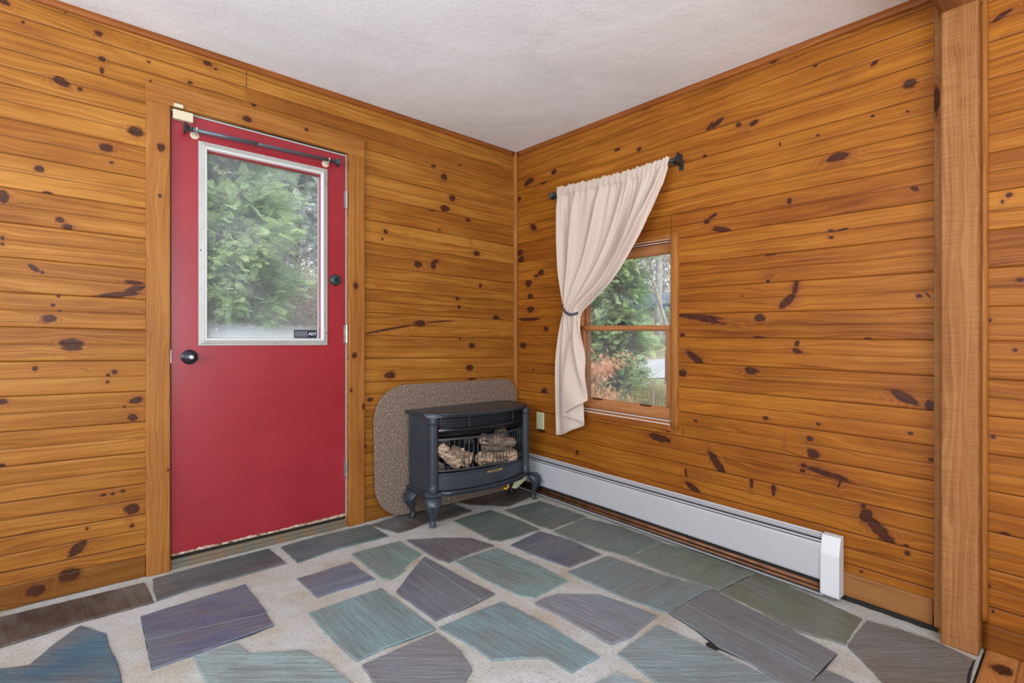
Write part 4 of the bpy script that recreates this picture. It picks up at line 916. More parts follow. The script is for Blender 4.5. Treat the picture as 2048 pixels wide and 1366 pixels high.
# ------------------------------------------------------------------ baseboard heater
HY0, HY1 = -2.0, -.035; hz0 = lambda y: KY * y
heater = empty('baseboard_heater', (-.03, -1.0, .05)); tag(heater, 'long low grey metal baseboard heater with white end cap along the right wall', 'heater')
def hsweep(name, prof, mat, y0=HY0, y1=HY1, bev=0):
    n = len(prof); b = MB(); vs = [(-d, y, h + hz0(y)) for y in (y0, y1) for h, d in prof]
    b.add(vs, [(i, (i + 1) % n, n + (i + 1) % n, n + i) for i in range(n)] + [tuple(range(n))[::-1], tuple(range(n, 2 * n))])
    return b.build(name, mat, heater, bevel=bev)
hsweep('back_panel', [(.085, .0142), (.085, .0172), (.285, .0172), (.293, .0215), (.297, .045), (.293, .047), (.290, .023), (.300, .0142)], M['heater'])
hsweep('damper', [(.286, .036), (.289, .036), (.277, .058), (.272, .057), (.274, .055)], M['heater'])
hsweep('front_cover', [(.268, .055), (.270, .062), (.262, .066), (.250, .0665), (.125, .0665), (.118, .064), (.116, .060), (.119, .060), (.124, .0635), (.262, .0635)], M['heater'])
hsweep('slot', [(.2850, .0475), (.2815, .0535), (.2800, .0525), (.2830, .0465)], M['dark_gap'])
hsweep('interior', [(.10, .018), (.10, .052), (.262, .052), (.280, .03), (.262, .018)], M['dark_gap'], HY0 + .01, HY1 - .01)
b = MB(); b.tube([(-.046, HY0 + .005, .088 + hz0(HY0)), (-.046, HY1, .088 + hz0(HY1))], .0105, 14)
b.build('copper_pipe', M['copper'], heater, smooth=True)
b = MB(); b.tube([(-.058, HY0 + .005, .073 + hz0(HY0)), (-.058, HY1, .073 + hz0(HY1))], .0065, 12)
b.build('copper_pipe', M['copper'], heater, smooth=True)
hsweep('lower_rail', [(.056, .058), (.056, .066), (.0595, .066), (.0595, .058)], M['heater'])
# end cap
cy0, cy1 = -2.062, -1.992
pr = [(.062, .0135), (.062, .070), (.068, .076), (.235, .074), (.292, .058), (.306, .050), (.308, .0135)]
hsweep('end_cap', pr, M['heater_cap'], cy0, cy1, .004)

# ------------------------------------------------------------------ hearth board leaning behind the stove
def rrect(w, h, r, n=10):
    pts = []
    for cx, cy, a0, rr in ((w / 2, h, 0, r[0]), (-w / 2, h, 90, r[1]), (-w / 2, 0, 180, r[2]), (w / 2, 0, 270, r[3])):
        ex = cx - math.copysign(rr, cx); ey = (cy - rr) if cy > 0 else rr
        for k in range(n + 1): a = math.radians(a0 + 90 * k / n); pts.append((ex + rr * math.cos(a), ey + rr * math.sin(a)))
    return pts
hb_x0, hb_x1 = on_left(744, 900, .03)[0], on_left(1028, 800, .02)[0]
pts = rrect(hb_x1 - hb_x0, .765, (.11, .21, .19, .12), 14)
b = MB(); b.prism(pts, 0, .012, lambda x, y, z: (x, -z, y))
hb = b.build('hearth_board', M['hearth'], bevel=.003)
hb.location = ((hb_x0 + hb_x1) / 2, -.066, floor_z(0, -.05) + .0055); hb.rotation_euler = (math.radians(-3.2), math.radians(.4), 0)
tag(hb, 'brown speckled board with rounded corners leaning on the wall behind the stove', 'hearth board')

# ------------------------------------------------------------------ gas stove
SX = -.548; SY = -.21
stove = empty('gas_stove', (SX, SY, floor_z(0, SY) + .004)); tag(stove, 'dark iron gas stove on curved legs with scroll grille and ceramic logs', 'stove')
X0, X1 = -.925, -.168; YB, YF = -.095, -.322; BOW = .072
def bow(x, y=YF, e=0.0, k=BOW):       # the bowed front line
    u = (x - (X0 + X1) / 2) / ((X1 - X0) / 2 - .055); u = max(-1, min(1, u)); return y - e - k * (1 - u * u)
def bow_poly(x0, x1, yb, yf, k=BOW, n=24, ch=.0):
    xs = np.linspace(x0 + ch, x1 - ch, n); m = (x0 + x1) / 2; h = (x1 - x0) / 2 - ch
    return [(x0, yb), (x0, yf + ch)] + [(x, yf - k * (1 - ((x - m) / h) ** 2)) for x in xs] + [(x1, yf + ch), (x1, yb)]
def slab_poly(name, poly, prof, mat):     # stacked outline with small offsets (moulded edge)
    b = MB(); n = len(poly); cx = sum(p[0] for p in poly) / n; cy = sum(p[1] for p in poly) / n; vs = []
    for off, z in prof:
        for (x, y) in poly:
            dx = x - cx; dy = y - cy; vs.append((x + math.copysign(off, dx) if abs(dx) > .2 else x + off * dx / .2, y + (math.copysign(off, dy)), z))
    m = len(prof); fs = [(i * n + k, i * n + (k + 1) % n, (i + 1) * n + (k + 1) % n, (i + 1) * n + k) for i in range(m - 1) for k in range(n)]
    fs += [tuple(range(n))[::-1], tuple(range((m - 1) * n, m * n))]; b.add(vs, fs)
    return smooth_angle(b.build(name, mat, stove), 35)
ZB, ZT = .222, .668
slab_poly('top_plate', bow_poly(X0 + .005, X1 - .005, YB + .01, YF - .012, .066, 30, .03), [(0, ZT - .024), (.006, ZT - .022), (.008, ZT - .016), (.013, ZT - .012), (.016, ZT - .006), (.014, ZT - .001), (.009, ZT + .001)], M['stove'])
slab_poly('base_plate', bow_poly(X0 + .005, X1 - .005, YB + .01, YF - .006, .066, 30, .03), [(0, ZB - .020), (.010, ZB - .020), (.012, ZB - .012), (.007, ZB - .009), (.012, ZB - .004), (.010, ZB + .004), (.002, ZB + .006)], M['stove'])
b = MB()
b.box(X0 + .004, X0 + .016, YF + .02, YB, ZB, ZT - .02); b.box(X1 - .016, X1 - .004, YF + .02, YB, ZB, ZT - .02); b.box(X0 + .01, X1 - .01, YB - .012, YB, ZB, ZT - .02)
sp = b.build('cabinet', M['stove'], stove)
for xs_, sg in ((X0 + .004, -1), (X1 - .004, 1)):      # embossed frame on each side
    b = MB()
    ya, yb2, za, zb2, c = YF + .055, YB - .02, ZB + .05, ZT - .085, .022
    loop = [(ya + c, za), (yb2 - c, za), (yb2, za + c), (yb2, zb2 - c * 1.6), (yb2 - c, zb2), (ya + c, zb2), (ya, zb2 - c * 1.6), (ya, za + c)]
    b.tube([(xs_, y, z) for y, z in loop] + [(xs_, *loop[0])], .0028, 6, cap=False)
    b.build('side_moulding', M['stove'], sp).matrix_parent_inverse = Matrix()
b = MB()       # firebox
b.box(X0 + .05, X1 - .05, YB - .035, YB - .013, .30, .60); b.box(X0 + .05, X1 - .05, YF + .01, YB - .03, .300, .318); b.box(X0 + .05, X1 - .05, YF + .02, YB - .03, .585, .60)
b.box(X0 + .016, X0 + .05, YF + .03, YB - .014, .24, .64); b.box(X1 - .05, X1 - .016, YF + .03, YB - .014, .24, .64)
b.prism([(x, bow(x, YF + .02)) for x in np.linspace(X0 + .055, X1 - .055, 20)] + [(X1 - .055, YF + .05), (X0 + .055, YF + .05)], .296, .316)
b.build('firebox', M['stove_in'], stove)
for cx in (X0 + .030, X1 - .030):      # fluted corner columns
    b = MB(); n = 40; prof = [(1.0, ZB + .004), (1.12, ZB + .010), (1.12, ZB + .028), (.98, ZB + .036), (.94, ZB + .05), (.94, ZT - .07), (.98, ZT - .058), (1.1, ZT - .05), (1.1, ZT - .030), (1.0, ZT - .022)]
    vs = []
    for s_, z in prof:
        fl = .0 if s_ >= .98 else 1
        for k in range(n):
            a = 2 * math.pi * k / n; r = .027 * s_ * (1 - fl * .07 * (1 + math.cos(a * 14)) / 2); vs.append((cx + r * math.cos(a), YF + .006 + r * math.sin(a), z))
    b.add(vs, [(i * n + k, i * n + (k + 1) % n, (i + 1) * n + (k + 1) % n, (i + 1) * n + k) for i in range(len(prof) - 1) for k in range(n)] + [tuple(range(n))[::-1], tuple(range((len(prof) - 1) * n, len(prof) * n))])
    b.build('column', M['stove'], stove)
XA, XB = X0 + .058, X1 - .058
bx = lambda n=28: np.linspace(XA, XB, n)
def bowbar(b, z, e, h, t, y=YF + .012):
    xs = bx(); n = len(xs)
    vs = [(x, bow(x, y, e), z) for x in xs] + [(x, bow(x, y, e), z + h) for x in xs] + [(x, bow(x, y, e - t), z) for x in xs] + [(x, bow(x, y, e - t), z + h) for x in xs]
    fs = []
    for i in range(n - 1): fs += [(i, i + 1, n + i + 1, n + i), (2 * n + i, 2 * n + i + 1, 3 * n + i + 1, 3 * n + i), (i, i + 1, 2 * n + i + 1, 2 * n + i), (n + i, n + i + 1, 3 * n + i + 1, 3 * n + i)]
    fs += [(0, n, 3 * n, 2 * n), (n - 1, 2 * n - 1, 4 * n - 1, 3 * n - 1)]; b.add(vs, fs)
for k in range(4):      # louvres
    b = MB(); z = .632 - k * .0165; b.tube([(x, bow(x, YF + .016, .002 * k), z) for x in bx()], .0052, 8, squash=.8); b.build('louvre', M['hood'], stove, smooth=True)
b = MB()
for u in (.28, .82): x = XA + (XB - XA) * u; b.box(x - .0025, x + .0025, bow(x, YF + .012) - .006, bow(x, YF + .012) + .006, .575, .642)
bowbar(b, .570, -.030, .075, .004)
b.build('louvre_support', M['stove'], stove)
b = MB(); xs = bx(); n = len(xs)      # glossy sloping hood below the louvres
P0 = [(.577, .016), (.568, .018), (.552, .004), (.540, -.012), (.537, -.012), (.545, -.02), (.575, -.02)]
vs = [(x, bow(x, YF + .014, e), z) for z, e in P0 for x in xs]; m = len(P0)
b.add(vs, [(i * n + k, i * n + k + 1, ((i + 1) % m) * n + k + 1, ((i + 1) % m) * n + k) for i in range(m) for k in range(n - 1)])
smooth_angle(b.build('hood', M['hood'], stove), 30)
# grille
grille = MB(); bowbar(grille, .512, .006, .011, .010); bowbar(grille, .336, .006, .009, .010)
gr = grille.build('grille', M['stove_rod'], stove, bevel=.001)
GE = .004
nrod = 23; ux = np.linspace(.012, .988, nrod)
def gp(u, z, e=GE): x = XA + (XB - XA) * u; return (x, bow(x, YF + .012, e), z)
for i, u in enumerate(ux):
    b = MB(); grp = (i % 5); z1 = .5015 if grp in (0, 2) else .514; z0 = .352 if grp in (0, 2) else .342
    b.tube([gp(u, z0), gp(u, z1)], .0021, 6); o = b.build('rod', M['stove_rod'], gr, smooth=True); o.matrix_parent_inverse = Matrix()
du = ux[1] - ux[0]
for c in range(5):         # a pair of scrolls, top and bottom, around every fifth rod
    uc = ux[1 + 5 * c] if 1 + 5 * c < nrod else ux[-2]
    for top in (1, -1):
        b = MB()
        for sg in (-1, 1):
            path = []
            u0 = uc + sg * du
            zc = .500 if top > 0 else .353
            for k in range(0, 25):
                t = k / 24; a = math.pi * t * 2.6; r = .0165 * (1 - .72 * t)
                # starts at the outer rod, arches to the middle and curls inward
                cx = (du * (XB - XA)) * .50
                xo = sg * cx + sg * r * math.cos(a); zo = r * math.sin(a) * top
                path.append(gp(uc + xo / (XB - XA), zc + zo - .004 * top))
            b.tube(path, .0021, 6)
        o = b.build('scroll', M['stove_rod'], gr, smooth=True); o.matrix_parent_inverse = Matrix()
# apron drawer with lip and gold lettering
b = MB(); bowbar(b, ZB + .010, .012, .082, .014); bowbar(b, ZB + .092, .006, .012, .02)
ap = b.build('apron', M['stove'], stove, bevel=.002)
tx = on_left(988, 944, .385)[0]; u = (tx - XA) / (XB - XA)
slope = (bow(tx + .01, YF) - bow(tx - .01, YF)) / .02
t_ = text('lettering', 'PRO-COM', .0205, (tx, bow(tx, YF + .012, .0128), ZB + .081), (math.pi / 2, 0, math.atan(slope)), M['gold'], stove, .0004, .0006)
t_.scale = (1.28, 1, 1)
# legs: cabriole with three curved ridges
def leg(lx, ly, dx, dy, zf):
    top = ZB - .018; H = top - zf
    dirv = Vector((dx, dy, 0)).normalized(); b = MB()
    st = [(0.00, -.004, .054, .060), (.10, .008, .056, .060), (.24, .020, .052, .054), (.40, .022, .040, .042), (.55, .014, .028, .030), (.70, .004, .019, .021), (.82, .000, .015, .017), (.90, .006, .018, .019), (.96, .014, .023, .022), (1.0, .012, .017, .016)]
    T = np.linspace(0, 1, 26); f = lambda j: np.interp(T, [s_[0] for s_ in st], [s_[j] for s_ in st])
    off, w, dp = f(1), f(2), f(3); n = 14; side = Vector((-dirv.y, dirv.x, 0)); vs = []
    for i, t in enumerate(T):
        c = Vector((lx, ly, top - t * H)) + dirv * off[i]
        for k in range(n):
            a = 2 * math.pi * k / n; vs.append(c + side * w[i] * math.cos(a) * .9 + dirv * dp[i] * math.sin(a) * .62)
    m = len(T); b.add(vs, [(i * n + k, i * n + (k + 1) % n, (i + 1) * n + (k + 1) % n, (i + 1) * n + k) for i in range(m - 1) for k in range(n)] + [tuple(range(n))[::-1], tuple(range((m - 1) * n, m * n))])
    lg = b.build('leg', M['stove'], stove, smooth=True)
    b = MB()
    for r_ in range(3):
        for sg in (-1, 1):
            path = []
            for k in range(9):
                t = k / 8; zz = .03 + .10 * r_ + t * .26; ii = np.interp(zz, T, w); oo = np.interp(zz, T, off); dd = np.interp(zz, T, dp)
                aa = math.pi / 2 + sg * (1.15 - .35 * r_) * (1 - t) ** .8 * -1
                path.append(Vector((lx, ly, top - zz * H)) + dirv * (oo + dd * .62 * math.sin(aa) + .001) + side * ii * .9 * math.cos(aa))
            b.tube(path, [.0055 - .0035 * k / 8 for k in range(9)], 6)
    o = b.build('leg_scrollwork', M['stove'], lg, smooth=True); o.matrix_parent_inverse = Matrix()
leg(-.905, -.325, -.45, -1, floor_z(0, -.34) + .0045); leg(-.138, -.322, .6, -1, floor_z(0, -.34) + .0045)
leg(-.915, -.132, -.8, .0, floor_z(0, -.1) + .0045); leg(-.175, -.132, .8, .0, floor_z(0, -.1) + .0045)
# gas fittings below
b = MB(); p_ = Vector((*on_left(1012, 972, .30)[:1], -.30, on_left(1012, 972, .30)[1]))
b.tube([p_ + Vector((-.020, 0, -.004)), p_ + Vector((-.004, -.006, -.010)), p_ + Vector((.012, -.004, -.004)), p_ + Vector((.016, .0, .014)), p_ + Vector((.016, .01, .05))], .0075, 10)
o = b.build('gas_hose', M['yellow'], stove, smooth=True); tag(o, label='yellow gas hose bend hanging below the stove')
q_ = [on_left(x, y, .26) for x, y in ((1024, 975), (1030, 960), (1053, 948), (1053, 957), (1032, 976))]
b = MB(); b.prism([(x, h) for x, h in q_], .255, .262, lambda x, y, z: (x, -z, y)); o = b.build('underside_flap', M['switch'], stove); tag(o, label='pale metal flap below the stove base')
b = MB(); b.tube([(-.27, -.25, ZB - .01), (-.27, -.25, ZB - .045), (-.26, -.24, ZB - .05)], .011, 10); b.build('gas_valve', M['black'], stove, smooth=True)

# ceramic logs
def log(name, p0, p1, r, label, seed, knobs=()):
    R_ = random.Random(seed); p0, p1 = Vector(p0), Vector(p1); n = 14; m = 20; ax = (p1 - p0); L = ax.length
    b = MB(); pth = []; rad = []
    vs = []; t = ax.normalized(); u = t.cross(Vector((0, 0, 1))).normalized(); w = u.cross(t)
    ph = [R_.uniform(0, 6.28) for _ in range(6)]
    for i in range(m):
        f = i / (m - 1); c = p0.lerp(p1, f) + w * .006 * math.sin(f * 5 + ph[0]) + u * .004 * math.sin(f * 7 + ph[1])
        e = min(1, (min(f, 1 - f) * L / .012) + .55)
        for k in range(n):
            a = 2 * math.pi * k / n; rr = r * e * (1 + .10 * math.sin(2 * a + ph[2] + f * 2) + .09 * math.sin(5 * a + ph[3] + f * 3) + .05 * math.sin(9 * a + f * 30) + R_.uniform(-.05, .05))
            vs.append(c + (u * math.cos(a) + w * math.sin(a)) * rr)
    b.add(vs, [(i * n + k, i * n + (k + 1) % n, (i + 1) * n + (k + 1) % n, (i + 1) * n + k) for i in range(m - 1) for k in range(n)] + [tuple(range(n))[::-1], tuple(range((m - 1) * n, m * n))])
    for (f, a, l, rr) in knobs:
        c = p0.lerp(p1, f); d = (u * math.cos(a) + w * math.sin(a)); b.tube([c, c + d * (r + l * .5), c + d * (r + l)], [rr, rr * .9, rr * .7], 9)
    o = b.build(name, M['log'], smooth=True); smooth_angle(o, 50)
    tag(o, label, 'ceramic log', 'ceramic logs inside the stove'); return o
fz = .319
def lp(px, py, d): x, h = on_left(px, py, d); return (x, -d, h)
log('ceramic_log', (-.866, -.315, .475), (-.735, -.350, .362), .031, 'tan ceramic log sloping down at the left end of the stove', 1)
log('ceramic_log', (-.850, -.262, .350), (-.800, -.275, .350), .030, 'short round log end behind the sloping log at the stove left', 2)
log('ceramic_log', (-.760, -.265, .425), (-.640, -.330, .372), .042, 'darkened split log between the sloping log and the middle log', 3, ((.5, 1.5, .01, .014),))
log('ceramic_log', (-.620, -.350, .372), (-.300, -.335, .358), .037, 'long pale ceramic log lying along the front centre of the grate', 4, ((.1, 1.7, .012, .016),))
log('ceramic_log', (-.515, -.245, .478), (-.262, -.285, .412), .033, 'long bark textured log lying across the top right of the pile', 5)
log('ceramic_log', (-.345, -.195, .462), (-.270, -.205, .480), .034, 'reddish brown log stub standing behind the top right log', 6)
log('ceramic_log', (-.46, -.19, .395), (-.24, -.22, .380), .032, 'dark log supporting the crossing log at the back right of the grate', 7)
b = MB(); b.box(-.70, -.30, -.215, -.19, .3185, .34); o = b.build('burner', M['stove_in'], stove)

# ------------------------------------------------------------------ outside
GX = [-14, 0, 1, 2.6, 4, 5.2, 6.8, 9, 14, 40]; GZ = [-.28, -.28, .22, .43, .52, .68, .90, .94, .95, 1.1]
def gz(x): return float(np.interp(x, GX, GZ))      # the land rises away from the window side of the house
b = MB(); gx_ = sorted(set(list(np.linspace(-14, 40, 80)) + GX + [.15])); ny = 2
for (ya, yb_, xmin) in ((.15, 45, -14), (-20, .15, .15)):
    xs = [x for x in gx_ if x >= xmin]; b.add([(x, y, gz(x)) for x in xs for y in (ya, yb_)], [(2 * i, 2 * i + 2, 2 * i + 3, 2 * i + 1) for i in range(len(xs) - 1)])
ground = b.build('ground', M['lawn'], fix=False); tag(ground, kind='structure')

SPR = []
for a in (-60, -38, -18, 0, 18, 38, 60):
    L_ = 1.0 - abs(a) / 110; ca_, sa_ = math.cos(math.radians(a)), math.sin(math.radians(a)); SPR.append(((ca_ * L_, sa_ * L_), (-sa_ * .034, ca_ * .034)))
FRD = [((0, 0), (1, 0), .035)]
for k_, t_ in enumerate((.12, .26, .40, .54, .68, .82)):
    for sg_ in (-1, 1): L_ = .50 * (1 - t_ * .75); FRD.append(((t_, 0), (t_ + L_ * .80, sg_ * L_ * .62), .034))
def fronds(name, P, N, size, mat, tint, parent=None, jitter=.38, droop=.2):
    """feathery flat sprays: a midrib with pointed side shoots"""
    P = np.asarray(P); N = np.asarray(N, float); n = len(P); N = N / np.linalg.norm(N, axis=1)[:, None] + rng.normal(0, jitter, N.shape); N[:, 2] -= droop
    N /= np.linalg.norm(N, axis=1)[:, None]; U = np.cross(N, np.array([0, 0, 1.0])[None] + rng.normal(0, .45, N.shape)); U /= np.linalg.norm(U, axis=1)[:, None]
    sz = (size * rng.uniform(.5, 1.3, n))[:, None]; V = []; tn = np.clip(tint + rng.normal(0, .07, n), 0, 1); T_ = []
    for (a0, b0), (a1, b1), w in FRD:
        A = P + (N * a0 + U * b0) * sz; B = P + (N * a1 + U * b1) * sz; B[:, 2] -= .12 * sz[:, 0] * a1 ** 2; Mi = A * .5 + B * .5
        dx, dy = a1 - a0, b1 - b0; l = math.hypot(dx, dy); off = (-N * dy / l + U * dx / l) * w * sz
        V.append(np.stack([A, Mi + off, B, Mi - off], 1)); T_.append(np.clip(tn + (.10 if b1 else -.05), 0, 1))
    V = np.concatenate(V); T_ = np.repeat(np.concatenate(T_), 4); nf = len(V)
    me = bpy.data.meshes.new(name); me.vertices.add(nf * 4); me.vertices.foreach_set('co', V.astype(np.float32).ravel())
    me.loops.add(nf * 4); me.loops.foreach_set('vertex_index', np.arange(nf * 4, dtype=np.int32)); me.polygons.add(nf); me.polygons.foreach_set('loop_start', np.arange(nf, dtype=np.int32) * 4)
    me.update(calc_edges=True); at = me.attributes.new('tint', 'FLOAT', 'POINT'); at.data.foreach_set('value', T_.astype(np.float32)); me.materials.append(mat); me.validate()
    o = bpy.data.objects.new(name, me); COL.objects.link(o)
    if parent: o.parent = parent; o.matrix_parent_inverse = Matrix.Translation(-Vector(parent.location))
    return o
def sprays(name, P, N, size, mat, tint, parent=None, blades=5, droop=.3, jitter=.6):
    """P: spray roots, N: outward directions; each spray is a small fan of pointed blades."""
    P = np.asarray(P); N = np.asarray(N); n = len(P); sel = SPR[1:-1] if blades == 5 else (SPR if blades == 7 else SPR[2:-2])
    N = N + rng.normal(0, jitter, N.shape); N[:, 2] -= droop; N /= np.linalg.norm(N, axis=1)[:, None]
    U = np.cross(N, rng.normal(0, 1, N.shape)); U /= np.linalg.norm(U, axis=1)[:, None]
    sz = size * rng.uniform(.55, 1.35, n); V = []; T_ = []
    tn = np.clip(tint + rng.normal(0, .12, n), 0, 1)
    for (lx, ly), (wx, wy) in sel:
        for m_ in (.5,):
            a = P; tip = P + (N * lx + U * ly) * sz[:, None]; mid = P + (N * lx + U * ly) * sz[:, None] * .45
            s1 = mid + (N * wx + U * wy) * sz[:, None]; s2 = mid - (N * wx + U * wy) * sz[:, None]
            V.append(np.stack([a, s1, tip, s2], 1)); T_.append(tn)
    V = np.concatenate(V); T_ = np.repeat(np.concatenate(T_), 4); nf = len(V)
    me = bpy.data.meshes.new(name); me.vertices.add(nf * 4); me.vertices.foreach_set('co', V.astype(np.float32).ravel())
    me.loops.add(nf * 4); me.loops.foreach_set('vertex_index', np.arange(nf * 4, dtype=np.int32)); me.polygons.add(nf); me.polygons.foreach_set('loop_start', np.arange(nf, dtype=np.int32) * 4)
    me.update(calc_edges=True); at = me.attributes.new('tint', 'FLOAT', 'POINT'); at.data.foreach_set('value', T_.astype(np.float32)); me.materials.append(mat); me.validate()
    o = bpy.data.objects.new(name, me); COL.objects.link(o)
    if parent: o.parent = parent; o.matrix_parent_inverse = Matrix.Translation(-Vector(parent.location))
    return o
def cedar(x, y, h, r, n, size, label, mat, seed, z0=None, trunk=M['bark'], nb=90, cat='tree', group=None, base=.35, fl=5):
    z0 = gz(x) - .02 if z0 is None else z0
    R_ = np.random.default_rng(seed); root = empty('cedar_tree', (x, y, z0)); tag(root, label, cat, group)
    P = []; N = []; Ti = []; b = MB(); b.tube([(x, y, z0), (x + .02, y, z0 + h * .5), (x, y, z0 + h * .95)], [.09, .06, .01], 10)
    for k in range(nb):      # boughs; foliage hangs in clumps along them
        f = R_.uniform(0.01, .97); z = z0 + h * f; a = R_.uniform(0, 2 * math.pi); rr = r * (1 - max(0, f - base) / (1 - base)) ** .8 * R_.uniform(.65, 1.08)
        rise = rr * R_.uniform(.05, .45); d = np.array([math.cos(a), math.sin(a), 0]); tip = np.array([x, y, z]) + d * rr + np.array([0, 0, rise])
        b.tube([(x, y, z), tuple((np.array([x, y, z]) + tip) / 2 + np.array([0, 0, -.03])), tuple(tip)], [.014, .009, .003], 5)
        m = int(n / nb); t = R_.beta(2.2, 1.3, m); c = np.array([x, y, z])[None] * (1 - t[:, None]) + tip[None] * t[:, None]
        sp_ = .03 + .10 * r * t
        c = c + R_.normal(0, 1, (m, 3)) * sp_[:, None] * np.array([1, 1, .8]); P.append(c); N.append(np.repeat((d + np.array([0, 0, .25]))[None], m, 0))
        Ti.append(np.clip(-.1 + .85 * t + R_.normal(0, .12), 0, 1))  # inner foliage tinted darker: shade between the boughs painted into the colour
    b.build('trunk', trunk, root)
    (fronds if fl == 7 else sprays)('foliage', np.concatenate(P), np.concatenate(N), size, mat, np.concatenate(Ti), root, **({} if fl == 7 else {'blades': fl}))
    return root
def at_dist(px, dist):     # ground point on the sight line of a column of the view
    r = ray(px, 683); r = r / np.hypot(r[0], r[1]); return CAM[0] + r[0] * dist, CAM[1] + r[1] * dist
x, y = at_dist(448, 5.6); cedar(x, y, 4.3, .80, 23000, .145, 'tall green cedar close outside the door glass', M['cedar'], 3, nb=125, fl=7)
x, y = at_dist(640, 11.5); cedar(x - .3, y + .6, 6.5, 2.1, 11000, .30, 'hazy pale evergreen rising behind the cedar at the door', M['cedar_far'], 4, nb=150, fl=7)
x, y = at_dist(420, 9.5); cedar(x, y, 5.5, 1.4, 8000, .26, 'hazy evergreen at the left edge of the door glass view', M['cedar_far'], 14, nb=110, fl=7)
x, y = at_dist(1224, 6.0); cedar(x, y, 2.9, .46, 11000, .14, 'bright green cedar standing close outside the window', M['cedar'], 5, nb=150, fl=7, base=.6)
# dead orange branch of foliage at the left of the window
x, y = at_dist(1180, 4.75); ZS = gz(x) - .01; root = empty('orange_shrub', (x, y, ZS)); tag(root, 'dry orange shrub in front of the cedar outside the window', 'shrub')
P = []; N = []; b = MB()
for k in range(60):
    a = rng.uniform(0, 6.28); hh = rng.uniform(.05, .78); rr = .36 * rng.uniform(.3, 1) * (1.1 if hh < .5 else .9); tip = np.array([x + math.cos(a) * rr, y + math.sin(a) * rr, ZS + hh])
    b.tube([(x, y, ZS + hh * .5), tuple(tip)], [.006, .002], 5); m = 60; t = rng.uniform(.35, 1.05, m)
    P.append(np.array([x, y, ZS + hh * .6])[None] * (1 - t[:, None]) + tip[None] * t[:, None] + rng.normal(0, .04, (m, 3))); N.append(np.repeat(np.array([[math.cos(a) * .5, math.sin(a) * .5, -.6]]), m, 0))
b.tube([(x, y, ZS), (x, y, ZS + .6)], [.02, .006], 6)
b.build('branches', M['bark'], root); sprays('foliage', np.concatenate(P), np.concatenate(N), .062, M['orange'], np.full(len(P) * 60, .55), root, 3, .4, .35)
# pale tree leaning beside the house
def ppt(px, py, dist): r = ray(px, py); k = dist / np.hypot(r[0], r[1]); p = CAM + r * k; return Vector(p)
x, y = at_dist(1317, 11.0); root = empty('bare_tree', (x, y, gz(x))); tag(root, 'grey trunk of a leafless tree standing in front of the cream house', 'tree')
b = MB(); b.tube([(x, y, gz(x) - .02), (x, y, 2.2), (x + .05, y, 3.2), (x - .1, y + .1, 5)], [.085, .07, .06, .04], 12)
b.build('trunk', M['bark_pale'], root, smooth=True)
x, y = at_dist(1334, 7.2); root = empty('bare_sapling', (x, y, gz(x))); tag(root, 'thin pale leafless sapling curving across the upper window pane', 'tree')
b = MB(); D_ = 7.2
b.tube([(x, y, gz(x)), ppt(1334, 652, D_), ppt(1325, 625, D_), ppt(1316, 596, D_), ppt(1310, 572, D_), ppt(1304, 555, D_), ppt(1292, 542, D_), ppt(1278, 535, D_), ppt(1268, 527, D_), ppt(1262, 518, D_), ppt(1250, 500, D_)], [.03, .024, .024, .022, .020, .018, .016, .015, .013, .011, .006], 8)
b.build('stem', M['bark_pale'], root, smooth=True)
b = MB(); b.tube([ppt(1313, 590, D_), ppt(1296, 580, D_), ppt(1280, 568, D_), ppt(1264, 557, D_), ppt(1244, 552, D_)], [.018, .016, .013, .010, .005], 7); b.build('branch', M['bark_pale'], root, smooth=True)
# twiggy brush
def brush(cx, cy, w, h, n, label, seed, ln=.7, th=.004, z0=-.28):
    R_ = random.Random(seed); root = MB()
    for k in range(n):
        p_ = Vector((cx + R_.uniform(-w, w), cy + R_.uniform(-.5, .5), z0 + R_.uniform(0, h))); d = Vector((R_.uniform(-1, 1), R_.uniform(-.5, .5), R_.uniform(-.5, 1.0))).normalized() * ln * R_.uniform(.4, 1.2)
        mid = p_ + d * .5 + Vector((R_.uniform(-.1, .1), R_.uniform(-.1, .1), R_.uniform(-.05, .12))); root.tube([p_, mid, p_ + d], [th, th * .8, th * .3], 3, cap=False)
    o = root.build('brush', M['twig'], fix=False); tag(o, label, 'brush', kind='stuff'); return o
x, y = at_dist(640, 7.6); brush(x + .05, y - .5, .7, 2.0, 2200, 'tangle of bare grey brush beyond the door glass on the right', 3, .8, .0055)
x, y = at_dist(1330, 13.2); brush(x, y, 2.2, 2.6, 700, 'thin bare twigs hanging in front of the blue roof outside the window', 15, .9, .006, 2.55)
x, y = at_dist(1330, 30); brush(x, y, 9, 9.0, 2600, 'bare grey woodland branches behind the trees outside the window', 5, 2.4, .025)
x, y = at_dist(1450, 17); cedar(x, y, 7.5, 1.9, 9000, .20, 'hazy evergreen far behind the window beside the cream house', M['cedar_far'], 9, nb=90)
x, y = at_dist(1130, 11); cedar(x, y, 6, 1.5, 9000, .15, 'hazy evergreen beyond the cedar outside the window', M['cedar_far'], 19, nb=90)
x, y = at_dist(520, 15); brush(x, y, 6, 6.0, 1400, 'bare woodland branches far beyond the door glass', 8, 1.8, .014)
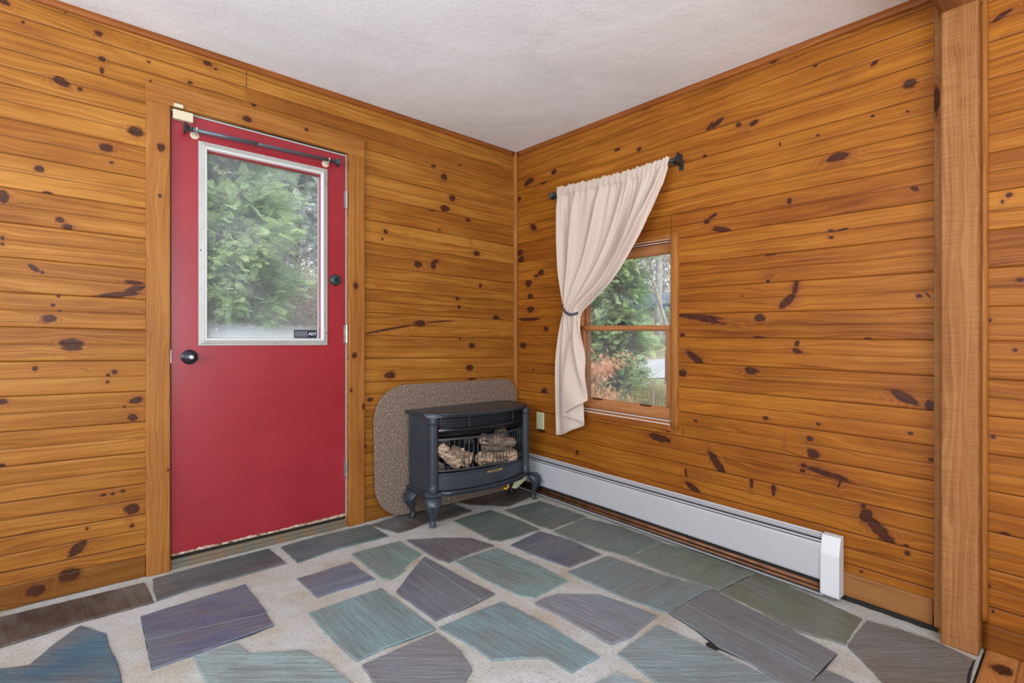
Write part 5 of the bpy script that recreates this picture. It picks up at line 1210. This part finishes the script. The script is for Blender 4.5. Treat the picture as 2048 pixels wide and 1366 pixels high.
# weeds below the window cedar
x, y = at_dist(1262, 5.6); m = 700; PP = np.stack([rng.normal(x, .35, m), rng.normal(y, .35, m), np.zeros(m)], 1); PP[:, 2] = np.interp(PP[:, 0], GX, GZ) - .01
o = sprays('tall_weeds', PP, np.repeat([[0, 0, 1.6]], m, 0), .17, M['weeds'], np.full(m, .5), None, 3, 0, .35); tag(o, 'dry green and straw weeds around the foot of the window cedar', 'weeds', kind='stuff')
x, y = at_dist(1306, 5.2); b = MB(); bse = Vector((x, y, gz(x))); b.tube([bse, ppt(1306, 775, 5.2), ppt(1316, 752, 5.2)], [.006, .005, .002], 5); b.tube([bse, ppt(1309, 770, 5.25), ppt(1310, 756, 5.25)], [.005, .004, .002], 5)
o = b.build('dry_stalk', M['twig']); tag(o, 'dark dry twig standing alone by the road outside the window', 'plant')
# drive, house
b = MB(); vs = []
for d_ in np.linspace(7.7, 9.6, 14):
    for a_ in (1150, 1230, 1310, 1400, 1520): x, y = at_dist(a_, d_); vs.append((x, y, gz(x) + .012))
b.add(vs, [(5 * i + k, 5 * i + k + 1, 5 * i + k + 6, 5 * i + k + 5) for i in range(13) for k in range(4)]); o = b.build('driveway', M['road'], fix=False); tag(o, kind='structure')
x, y = at_dist(1340, 19); house = empty('cream_house', (x, y, .93)); tag(house, 'cream house with dark roof edge seen in the distance through the window', 'house')
HZ_ = .93; f0 = np.array([x, y, 0])
def hp(u, v, z): p = f0 + RT * u + FW * v; return (p[0], p[1], z)
b = MB(); b.box(-2.6, 4, 0, 5, HZ_, 2.22, hp); b.build('wall', M['house'], house)
b = MB(); b.box(-2.9, 4.4, -.5, 5.4, 2.22, 2.40, hp); b.add([hp(-2.9, -.5, 2.40), hp(4.4, -.5, 2.40), hp(4.4, 2.5, 3.05), hp(-2.9, 2.5, 3.05)], [(0, 1, 2, 3)]); b.build('roof', M['house_roof'], house)
b = MB(); b.box(-2.6, 4, -.05, .0, HZ_, 1.12, hp); b.build('foundation', M['stone_w'], house)
for u in (-1.7, .15):
    b = MB(); b.box(u, u + 1.0, -.03, 0, 1.55, 1.95, hp); w_ = b.build('window', M['track'], house)
    b = MB()
    for q in (.06, .54): b.box(u + q, u + q + .40, -.04, -.03, 1.59, 1.91, hp)
    o = b.build('pane', M['sticker'], w_); o.matrix_parent_inverse = Matrix()
# stone block near the door step, outside
x, y = at_dist(648, 6.0); b = MB(); b.box(x - .12, x + .12, y - .1, y + .1, -.28, .75); o = b.build('stone_pillar', M['stone_w'], bevel=.01); tag(o, 'pale upright block at the right edge of the door glass', 'pillar')
x, y = at_dist(500, 5.0); b = MB(); b.box(-3.4, -.9, .62, .72, -.28, .80); o = b.build('garden_wall', M['stone_w'], bevel=.01); tag(o, 'low pale grey wall just outside the door below the cedar', 'wall')
